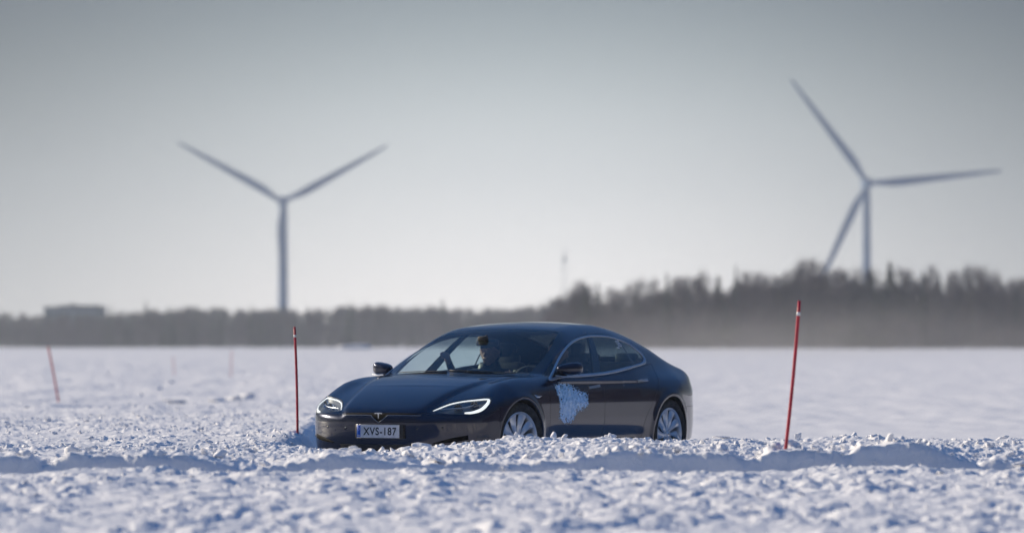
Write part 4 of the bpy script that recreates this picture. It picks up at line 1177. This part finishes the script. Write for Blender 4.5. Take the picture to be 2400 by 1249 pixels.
# ================================================================ WIND TURBINES
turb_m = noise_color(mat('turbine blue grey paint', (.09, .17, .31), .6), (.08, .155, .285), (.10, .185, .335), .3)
def turbine(px, py, d, blades, label, yaw=0., tower_w=(1.05, 2.0)):
    hub = Vector((pix(px, d), d, pz(py, d)))
    base_z = .4
    root = empty('wind_turbine', (hub.x, hub.y, base_z), 0, label, 'wind turbine', 'wind turbines beyond the trees')
    H = hub.z - base_z
    ty = 4.2
    bm = bmesh.new()
    prof = [(tower_w[1] * 1.12, 0), (tower_w[1] * 1.12, .5), (tower_w[1], .6)]
    for k in range(1, 13):
        q = k / 12; prof.append((tower_w[1] + (tower_w[0] - tower_w[1]) * q, .6 + (H - 2.4) * q))
    lathe(bm, prof, 32, 'Z')
    for q in (.33, .66):
        z_ = .6 + (H - 2.4) * q; rr = tower_w[1] + (tower_w[0] - tower_w[1]) * q
        lathe(bm, [(rr + .005, z_ - .12), (rr + .06, z_ - .10), (rr + .06, z_ + .10), (rr + .005, z_ + .12)], 32, 'Z')
    bm.transform(Matrix.Translation((0, ty, 0))); tw = bm_obj('tower', bm, turb_m, root, angle=radians(40))
    bm = bmesh.new(); rbox(bm, (0, ty - tower_w[1] - .02, 1.9), (.9, .12, 2.1), .03); bm_obj('tower_door', bm, turb_m, tw)
    bm = bmesh.new()
    rings = [(-1.9, 1.25, 1.25), (-1.2, 1.55, 1.6), (0, 1.7, 1.8), (3.5, 1.75, 1.9), (6.5, 1.6, 1.7), (8.4, 1.2, 1.25), (8.8, .7, .8)]
    rs = []
    for y_, w_, h_ in rings:
        rs.append([bm.verts.new((math.copysign(abs(cos(a)) ** .5, cos(a)) * w_, y_ + 2, H + .2 + math.copysign(abs(sin(a)) ** .5, sin(a)) * h_)) for a in np.linspace(0, 2 * pi, 25)[:-1]])
    for a, c in zip(rs, rs[1:]):
        for k in range(24): bm.faces.new((a[k], a[(k + 1) % 24], c[(k + 1) % 24], c[k]))
    bm.faces.new(rs[0]); bm.faces.new(rs[-1][::-1]); bmesh.ops.recalc_face_normals(bm, faces=bm.faces)
    bm_obj('nacelle', bm, turb_m, root, angle=radians(45))
    hb = bpy.data.objects.new('rotor_hub', None); COL.objects.link(hb); hb.parent = root; hb.location = (0, -.6, H)
    bm = bmesh.new(); lathe(bm, [(.001, -2.0), (.5, -1.9), (1.0, -1.5), (1.35, -.8), (1.45, 0), (1.40, .9), (.9, 1.0)], 32, 'Y')
    bm_obj('spinner', bm, turb_m, hb)
    for (dx, dy) in blades:
        L = math.hypot(dx, dy) / 10000 * d; ang = math.atan2(dy, dx)
        bm = bmesh.new(); rows = []
        N_ = 26
        for i in range(N_ + 1):
            q = i / N_; r_ = .8 + (L - .8) * q
            root_b = 1 - sstep(.02, .16, np.array(q))
            ch = float(np.interp(q, [0, .03, .18, .24, .5, .8, .95, .985, 1], [1.7, 1.7, 3.0, 3.05, 2.25, 1.45, .95, .6, .15]))
            th = float(np.interp(q, [0, .03, .18, .3, .6, 1], [1.7, 1.7, 1.05, .70, .36, .06]))
            tw_ = radians(float(np.interp(q, [0, .2, .5, 1], [20, 18, 8, 0])))
            bow = -1.4 * q * q
            ring = []
            for kk in range(16):
                a = 2 * pi * kk / 16
                cx = cos(a) * ch / 2; cy = sin(a) * th / 2 * (1 + (.45 * cos(a) if root_b < .5 else 0))
                cx = cx * 1 + ch * .18 * (1 - float(root_b))
                # chord lies mostly in the rotor plane (x), thickness along y
                ring.append(bm.verts.new((cx * cos(tw_) + cy * sin(tw_), -cx * sin(tw_) + cy * cos(tw_) + bow, r_)))
            rows.append(ring)
        for a, c in zip(rows, rows[1:]):
            for k in range(16): bm.faces.new((a[k], a[(k + 1) % 16], c[(k + 1) % 16], c[k]))
        bm.faces.new(rows[0][::-1]); bm.faces.new(rows[-1]); bmesh.ops.recalc_face_normals(bm, faces=bm.faces)
        bm.transform(Matrix.Rotation(-(ang - pi / 2), 4, 'Y'))
        bm_obj('blade', bm, turb_m, hb, angle=radians(60))
    return root
turbine(662, 473, 1515, [(-247, 139), (248, 133), (4, -284)], 'left wind turbine, two blades raised in a V, third hanging along its tower', tower_w=(1.5, 1.95))
turbine(2034, 430, 1450, [(-184, 246), (318, 31), (-132, -278)], 'right wind turbine above the tall trees with one long blade pointing up left', tower_w=(1.25, 1.65))

# ================================================================ DISTANT MAST AND BUILDING
mast_m = noise_color(mat('galvanised mast steel', (.30, .32, .35), .6, .3), (.25, .27, .30), (.36, .38, .41), .5)
def mast(px, py, d):
    x = pix(px, d); top = pz(py, d); root = empty('radio_mast', (x, d, .4), 0, 'faint thin lattice radio mast with a drum near its top, standing on the horizon', 'mast')
    H = top - .4; bm = bmesh.new(); w0, w1 = 2.6, 1.5; n = 20
    def cor(q): w_ = w0 + (w1 - w0) * q; return [Vector((sx * w_ / 2, sy * w_ / 2, H * q)) for sx, sy in ((-1, -1), (1, -1), (1, 1), (-1, 1))]
    for k in range(n):
        a, c = cor(k / n), cor((k + 1) / n)
        for i in range(4):
            tube(bm, [a[i], c[i]], .07, 5); tube(bm, [a[i], c[(i + 1) % 4]], .05, 4); tube(bm, [c[i], c[(i + 1) % 4]], .05, 4)
    bm_obj('lattice', bm, mast_m, root, smooth=False)
    bm = bmesh.new(); lathe(bm, [(.7, H - 4.4), (1.2, H - 4.1), (1.2, H - 2.9), (.7, H - 2.6)], 20, 'Z'); tube(bm, [(0, 0, H - 2), (0, 0, H + 1.2)], .15, 8)
    bm_obj('antenna_drum', bm, mast_m, root)
mast(1323, 592, 2150)

wall_m = noise_color(mat('blue grey cladding', (.13, .17, .21), .7), (.11, .145, .18), (.16, .20, .24), .4)
roof_m = mat('dark roofing', (.09, .10, .11), .8); pane_m = mat('dark window glass', (.03, .04, .05), .1, 0, .5)
def building(d=1260):
    x0, x1 = pix(103, d), pix(240, d); zt = pz(722, d); W_ = x1 - x0; cx = (x0 + x1) / 2
    root = empty('apartment_block', (cx, d + 6, .4), 0, 'blue grey flat roofed block rising above the trees at far left', 'building')
    Hh = zt - .4
    bm = bmesh.new(); rbox(bm, (0, 0, Hh / 2), (W_, 12, Hh), .05, seg=1); bm_obj('wall', bm, wall_m, root, smooth=False)
    bm = bmesh.new(); rbox(bm, (0, 0, Hh + .25), (W_ + .5, 12.5, .5), .06, seg=1); rbox(bm, (1.5, 0, Hh + .7), (W_ * .70, 7, .45), .06, seg=1)
    rf = bm_obj('roof', bm, roof_m, root, smooth=False)
    bm = bmesh.new(); rbox(bm, (-.6, 0, Hh + 1.1), (1.6, 2.5, .6), .05, seg=1); bm_obj('stair_head', bm, wall_m, rf, smooth=False)
    nfl = 4
    for f in range(nfl):
        for i in range(6):
            bm = bmesh.new(); xx = -W_ / 2 + W_ * (i + .5) / 6; zz = 1.8 + f * (Hh - 1.5) / nfl
            rbox(bm, (xx, -6.03, zz), (1.5, .1, 1.4), .02, seg=1); w = bm_obj('window', bm, roof_m, root, smooth=False)
            bm = bmesh.new(); rbox(bm, (xx, -6.09, zz), (1.32, .03, 1.22), .005, seg=1); bm_obj('pane', bm, pane_m, w, smooth=False)
building()

# ================================================================ TREES
bark_m = noise_color(mat('grey birch bark', (.11, .10, .10), .9), (.07, .065, .065), (.16, .15, .15), .8)
twig_m = noise_color(mat('bare twigs', (.068, .050, .070), .9), (.050, .036, .054), (.096, .070, .090), .35)
need_m = noise_color(mat('spruce needles', (.055, .062, .062), .9), (.038, .046, .046), (.08, .086, .084), .5)
def raw(name, V, Fc, m):
    me = bpy.data.meshes.new(name); V = np.asarray(V, np.float32); Fc = np.asarray(Fc, np.int32)
    me.vertices.add(len(V)); me.vertices.foreach_set('co', V.ravel()); k = Fc.shape[1]
    me.loops.add(Fc.size); me.loops.foreach_set('vertex_index', Fc.ravel())
    me.polygons.add(len(Fc)); me.polygons.foreach_set('loop_start', np.arange(0, Fc.size, k, dtype=np.int32)); me.polygons.foreach_set('loop_total', np.full(len(Fc), k, np.int32))
    me.update(calc_edges=True); me.materials.append(m); return me
def slivers(P0, P1, w, r):
    """thin triangular twigs from P0 to P1"""
    d = P1 - P0; s = np.cross(d, r.normal(size=d.shape)); s /= np.maximum(np.linalg.norm(s, axis=1), 1e-6)[:, None]
    w = np.broadcast_to(w, (len(P0),))[:, None]
    V = np.stack([P0 - s * w, P0 + s * w, P1], 1).reshape(-1, 3); return V, np.arange(len(V)).reshape(-1, 3)
def trunk_mesh(H, r0, seed, limbs=7, lean=.02):
    r = np.random.RandomState(seed); bm = bmesh.new()
    pts = [Vector((lean * H * q * r.uniform(-1, 1), lean * H * q * r.uniform(-1, 1), H * q)) for q in np.linspace(0, .93, 8)]
    tube(bm, pts, [r0 * (1 - .85 * q) for q in np.linspace(0, 1, 8)], 6)
    tips = []
    for k in range(limbs):
        q = r.uniform(.28, .85); p = Vector((0, 0, H * q)) + Vector((pts[min(int(q * 8), 7)].x, pts[min(int(q * 8), 7)].y, 0)); a = r.uniform(0, 2 * pi); L = H * .30 * (1.15 - q)
        e = p + Vector((cos(a) * L, sin(a) * L, L * r.uniform(.8, 1.6))); md = (p + e) / 2 + Vector((cos(a), sin(a), 0)) * L * .1
        tube(bm, [p, md, e], [r0 * .35, r0 * .22, r0 * .06], 4); tips.append((np.array(p), np.array(e)))
    me = bpy.data.meshes.new('trunk'); bm.to_mesh(me); bm.free(); me.materials.append(bark_m); return me, tips
def birch(H, seed, n=1500, spread=.24, round_=False):
    r = np.random.RandomState(seed); tm, tips = trunk_mesh(H, .011 * H + .02, seed, 9)
    h = r.beta(2.0, 1.8, n) if not round_ else r.beta(2.6, 2.0, n)
    zc = .16 + .82 * h
    rad = spread * H * np.sin(np.clip((zc - .10) / .92, 0, 1) * pi) ** (.75 if not round_ else .5) * (1.05 - .35 * zc)
    a = r.uniform(0, 2 * pi, n)
    lump_ = 1 + .35 * np.sin(a * 3 + seed + zc * 9) + .2 * np.sin(a * 5 - zc * 14 + seed * 2)
    rr = rad * r.uniform(.05, 1, n) ** .55 * lump_
    P0 = np.stack([rr * np.cos(a), rr * np.sin(a), zc * H], 1)
    L = H * r.uniform(.05, .11, n)
    D = np.stack([np.cos(a) * .7, np.sin(a) * .7, r.uniform(.5, 1.6, n)], 1) + r.normal(size=(n, 3)) * .35; D /= np.linalg.norm(D, axis=1)[:, None]
    V, Fc = slivers(P0, P0 + D * L[:, None], .0052 * H * r.uniform(.5, 1.3, n), r)
    return tm, raw('crown', V, Fc, twig_m)
def spruce(H, seed, n=1700, slim=.16):
    r = np.random.RandomState(seed); tm, _ = trunk_mesh(H, .012 * H + .02, seed, 0, .004)
    zc = .05 + .95 * r.uniform(0, 1, n) ** 1.3
    tier = .75 + .25 * np.abs(np.sin(zc * 38 + seed))
    rad = slim * H * (1.02 - zc) ** .85 * tier; a = r.uniform(0, 2 * pi, n)
    gap = 1 + .25 * np.sin(a * 4 + zc * 21 + seed)
    rr = rad * r.uniform(.1, 1, n) ** .6 * gap
    P0 = np.stack([rr * .4 * np.cos(a), rr * .4 * np.sin(a), zc * H], 1); P1 = np.stack([rr * np.cos(a), rr * np.sin(a), zc * H - rr * .35 + .02 * H * r.normal(size=n)], 1)
    V, Fc = slivers(P0, P1, .012 * H * r.uniform(.5, 1.2, n), r)
    return tm, raw('crown', V, Fc, need_m)
PROT_B = [birch(10, 40 + i, 760, .12 + .04 * (i % 3)) for i in range(6)]
PROT_R = [birch(10, 60 + i, 1500, .25, True) for i in range(2)]
PROT_S = [spruce(10, 80 + i, 1300, .13 + .035 * (i % 3)) for i in range(4)]
def far_h(x, d):
    return .90 * float(sstep(200., 560., np.array(float(d)))) - .05
tree_r = np.random.RandomState(3)
def tree(kind, px, top_py, d, label, group, seed=None, wide=1.0):
    pro = {'b': PROT_B, 'r': PROT_R, 's': PROT_S}[kind]; tm, cm = pro[tree_r.randint(len(pro))]
    x = pix(px, d); z0 = far_h(x, d); H = pz(top_py, d) - z0
    nm = {'b': 'birch_tree', 'r': 'birch_tree', 's': 'spruce_tree'}[kind]
    root = empty(nm, (x, d, z0), tree_r.uniform(0, 6.28), label, 'tree', group)
    s = H / 10; root.scale = (s * wide, s * wide, s)
    for n_, me in (('trunk', tm), ('crown', cm)):
        o = bpy.data.objects.new(n_, me); COL.objects.link(o); o.parent = root
    return root
SKY_X = [-300, 0, 60, 100, 240, 300, 400, 480, 560, 680, 760, 820, 900, 1000, 1060, 1120, 1200, 1260, 1300, 1340, 1370, 1420, 1470, 1520, 1600, 1660, 1720, 1780, 1850, 1900, 1950, 2010, 2060, 2130, 2190, 2250, 2330, 2400, 2700]
SKY_Y0 = [735, 736, 742, 742, 742, 736, 728, 724, 729, 728, 727, 719, 724, 722, 727, 726, 728, 720, 708, 697, 680, 690, 680, 672, 664, 662, 665, 664, 660, 652, 664, 655, 658, 668, 668, 662, 665, 680, 680]
SKY_Y = [b - (12 if a > 1700 else 0) for a, b in zip(SKY_X, SKY_Y0)]
def top_at(px): return float(np.interp(px, SKY_X, SKY_Y))
LB = {'bR': 'bare hazy birch in the taller tree line right of the car', 'sR': 'dark spruce among the bare birches right of the car', 'bL': 'bare hazy tree in the low tree line left of the car roof', 'sL': 'small pointed spruce in the low tree line left of the car roof'}
GB = {'bR': 'bare birches in the right tree line', 'sR': 'spruces in the right tree line', 'bL': 'bare trees in the low left tree line', 'sL': 'spruces in the low left tree line'}
ZR = [(1400, 'above the middle of the car roof'), (1560, 'above the car\'s sloping rear roof'), (1800, 'between the car\'s tail and the right red pole'), (1980, 'above the right red pole'), (2180, 'around the right turbine tower'), (9999, 'near the right edge')]
ZL = [(100, 'at the far left edge'), (250, 'in front of the grey block'), (560, 'between the grey block and the left turbine'), (780, 'at the foot of the left turbine'), (1050, 'left of the car roof'), (9999, 'above the car roof near the mast')]
def zone(z, px): return next(n for q, n in z if px < q)
for i in range(128):        # right-hand line
    px = 1285 + (2560 - 1285) * (i + tree_r.uniform(-.4, .4)) / 128
    k = 's' if tree_r.uniform() < .22 else 'b'
    d = 650 + tree_r.uniform(-25, 45)
    tree(k, px, top_at(px) + tree_r.uniform(-30, 34) + 5 * math.sin(px * .031) + 5 * math.sin(px * .083), d, ('bare birch in the tall tree line ' if k == 'b' else 'dark spruce in the tall tree line ') + zone(ZR, px), ('bare birches ' if k == 'b' else 'spruces ') + zone(ZR, px), wide=tree_r.uniform(.8, 1.3))
for i in range(132):        # low left-hand line
    px = -160 + (1330 + 160) * (i + tree_r.uniform(-.4, .4)) / 132
    k = 's' if tree_r.uniform() < (.66 if px < 540 else .5) else 'b'
    d = (1120 if not 100 < px < 245 else 1180) + tree_r.uniform(-60, 40)
    tree(k, px, top_at(px) + tree_r.uniform(-13, 12), d, ('bare tree in the low tree line ' if k == 'b' else 'small spruce in the low tree line ') + zone(ZL, px), ('bare trees ' if k == 'b' else 'spruces ') + zone(ZL, px), wide=tree_r.uniform(.9, 1.3))
tree('r', 1897, 606, 640, 'tall round crowned bare tree overlapping the lower blade of the right turbine', None, wide=1.25)
tree('r', 1915, 640, 655, 'darker bare tree just right of the tall round crowned tree', None)
tree('r', 2284, 620, 640, 'round topped bare tree standing above the line near the right edge', None, wide=1.1)
tree('s', 2086, 617, 640, 'tallest pointed spruce right of the right turbine tower', None, wide=2.2)
tree('s', 2040, 634, 640, 'dark spruce at the foot of the right turbine tower', None, wide=2.3)
tree('s', 2002, 650, 645, 'bushy spruce left of the right turbine tower', None, wide=2.0)
tree('s', 1683, 650, 640, 'dark spruce halfway along the right tree line, above the car boot', None, wide=2.0)
tree('s', 1372, 668, 640, 'spruce at the left end of the tall tree line above the car roof', None, wide=1.9)
tree('b', 1590, 652, 640, 'pale bare birch above the rear of the car', None)
tree('s', 260, 716, 1120, 'single small spruce right beside the grey block', None, wide=1.1)
tree('s', 342, 708, 1120, 'pointed spruce standing above the low line right of the grey block', None, wide=1.2)
tree('s', 1036, 703, 1120, 'small spruce poking up above the front of the car roof', None, wide=1.0)
tree('s', 822, 709, 1120, 'small spruce above the low tree line right of the left turbine', None, wide=1.2)
# the wood behind and the ring of forest round the plain: one mass nobody could count
def forest():
    r = np.random.RandomState(17); VV, FF, k = [], [], 0
    def add(x, d, z0, H, n, wide, tw=.016):
        nonlocal k
        zc = r.uniform(.02, 1, n) ** .9; a = r.uniform(0, 2 * pi, n); rad = wide * H * np.sin(np.clip(zc * .92 + .08, 0, 1) * pi) ** .6 * (1.15 - .5 * zc)
        rr = rad * r.uniform(0, 1, n) ** .5
        P0 = np.stack([x + rr * np.cos(a), d + rr * np.sin(a), z0 + zc * H], 1); L = H * r.uniform(.08, .16, n)
        D = np.stack([np.cos(a) * .5, np.sin(a) * .5, r.uniform(.5, 1.5, n)], 1) + r.normal(size=(n, 3)) * .4; D /= np.linalg.norm(D, axis=1)[:, None]
        V, Fc = slivers(P0, P0 + D * L[:, None], tw * H * r.uniform(.6, 1.4, n), r); VV.append(V); FF.append(Fc + k); k += len(V)
    for i in range(430):
        px = 1270 + 1400 * r.uniform(); d = r.uniform(690, 800); add(pix(px, d), d, .8, (pz(top_at(px) + r.uniform(24, 80), d) - .8), 190, .22)
    for i in range(620):
        px = -250 + 1620 * r.uniform(); d = r.uniform(1170, 1330) if not 90 < px < 250 else r.uniform(1120, 1230)
        add(pix(px, d), d, .8, (pz(top_at(px) + r.uniform(-1, 16), d) - .8), 150, .26)
    for i in range(300):     # brush along the foot of both lines
        px = 1280 + 1300 * r.uniform(); d = r.uniform(600, 680); add(pix(px, d), d, .82, r.uniform(2.0, 5.0), 90, .7)
    for i in range(260):
        px = -250 + 1560 * r.uniform(); d = r.uniform(1050, 1110); add(pix(px, d), d, .82, r.uniform(2.5, 6.0), 80, .8)
    for i in range(520):     # the wood goes on outside the frame on both sides
        px = r.uniform(-5200, -200) if i % 2 else r.uniform(2600, 6800); d = r.uniform(900, 1180) if i % 2 else r.uniform(660, 800)
        add(pix(px, d), d, .5, r.uniform(8, 12), 110, .55)
    for i in range(1300):     # ring round the rest of the plain (mirrored in the paint)
        a = r.uniform(radians(16), radians(344)); R = r.uniform(330, 420) if r.uniform() < .6 else r.uniform(420, 520)
        if i % 3 == 0: a = radians(r.uniform(33, 95)); R = r.uniform(105, 150)          # unseen nearer woods right and behind left, added for the paint reflections
        elif i % 3 == 1: a = radians(r.uniform(205, 262)); R = r.uniform(120, 170)
        near_ = R < 200
        add(R * sin(a), R * cos(a), .0, r.uniform(7, 11) if near_ else r.uniform(8, 14), 260 if near_ else 70, .22 if near_ else .40, .006 if near_ else .016)
    o = bpy.data.objects.new('forest', raw('forest', np.concatenate(VV), np.concatenate(FF), twig_m)); COL.objects.link(o)
    tag(o, 'dense hazy wood filling the tree line along the far side of the snow field', 'forest', kind='stuff')
forest()

# ================================================================ HAZE
def haze(density=.00030):
    bm = bmesh.new(); bmesh.ops.create_cube(bm, size=1)
    for v in bm.verts: v.co = Vector((v.co.x * 2600, v.co.y * 3000 + 850, v.co.z * 98 + 47))
    m = bpy.data.materials.new('winter haze'); m.use_nodes = True; t = m.node_tree; t.nodes.clear()
    o = t.nodes.new('ShaderNodeOutputMaterial'); v = t.nodes.new('ShaderNodeVolumePrincipled')
    v.inputs['Color'].default_value = (.76, .86, 1.0, 1); v.inputs['Density'].default_value = density; v.inputs['Anisotropy'].default_value = .25
    t.links.new(v.outputs[0], o.inputs['Volume'])
    h = bm_obj('haze', bm, m, smooth=False); tag(h, kind='stuff', label='pale blue winter haze lying over the plain', cat='haze')
if not os.environ.get('NOHAZE'): haze()
def blowing_snow():
    """low cloud of wind-blown snow dust drifting over the field on the right, thinning upwards and at its ends"""
    bm = bmesh.new(); bmesh.ops.create_cube(bm, size=2)
    bmesh.ops.subdivide_edges(bm, edges=bm.edges, cuts=3, use_grid_fill=True)
    for v in bm.verts: v.co = Vector((v.co.x * 62, v.co.y * 190, v.co.z * 6.0))
    m = bpy.data.materials.new('snow dust'); m.use_nodes = True; t = m.node_tree; t.nodes.clear()
    o = t.nodes.new('ShaderNodeOutputMaterial'); v = t.nodes.new('ShaderNodeVolumePrincipled'); v.inputs['Color'].default_value = (.97, .97, 1.0, 1); v.inputs['Anisotropy'].default_value = .2
    tc = t.nodes.new('ShaderNodeTexCoord'); sp = t.nodes.new('ShaderNodeSeparateXYZ'); t.links.new(tc.outputs['Object'], sp.inputs[0])
    def rng_(i, a, b, c, d):
        n = t.nodes.new('ShaderNodeMapRange'); n.interpolation_type = 'SMOOTHSTEP'; t.links.new(sp.outputs[i], n.inputs[0])
        for k, q in zip((1, 2, 3, 4), (a, b, c, d)): n.inputs[k].default_value = q
        return n
    mp = t.nodes.new('ShaderNodeMapping'); mp.inputs['Scale'].default_value = (.045, .012, .16); nz = t.nodes.new('ShaderNodeTexNoise'); nz.inputs['Scale'].default_value = 1; nz.inputs['Detail'].default_value = 2
    t.links.new(tc.outputs['Object'], mp.inputs[0]); t.links.new(mp.outputs[0], nz.inputs[0])
    nr = t.nodes.new('ShaderNodeMapRange'); nr.inputs[1].default_value = .40; nr.inputs[2].default_value = .62; t.links.new(nz.outputs[0], nr.inputs[0])
    cur = nr
    for n in (rng_(2, -4.8, 0.6, 1, 0), rng_(0, -60, -12, 0, 1), rng_(0, 30, 61, 1, 0), rng_(1, -185, -60, 0, 1), rng_(1, 120, 188, 1, 0)):
        k = t.nodes.new('ShaderNodeMath'); k.operation = 'MULTIPLY'; t.links.new(cur.outputs[0], k.inputs[0]); t.links.new(n.outputs[0], k.inputs[1]); cur = k
    k = t.nodes.new('ShaderNodeMath'); k.operation = 'MULTIPLY'; k.inputs[1].default_value = .0027; t.links.new(cur.outputs[0], k.inputs[0]); t.links.new(k.outputs[0], v.inputs['Density'])
    t.links.new(v.outputs[0], o.inputs['Volume'])
    h = bm_obj('blowing_snow', bm, m, smooth=False); h.location = (38, 385, 5.4); tag(h, 'pale drift of blowing snow over the field in front of the right tree line', 'blowing snow', kind='stuff')
if not os.environ.get('NOHAZE'): blowing_snow()
build_car()
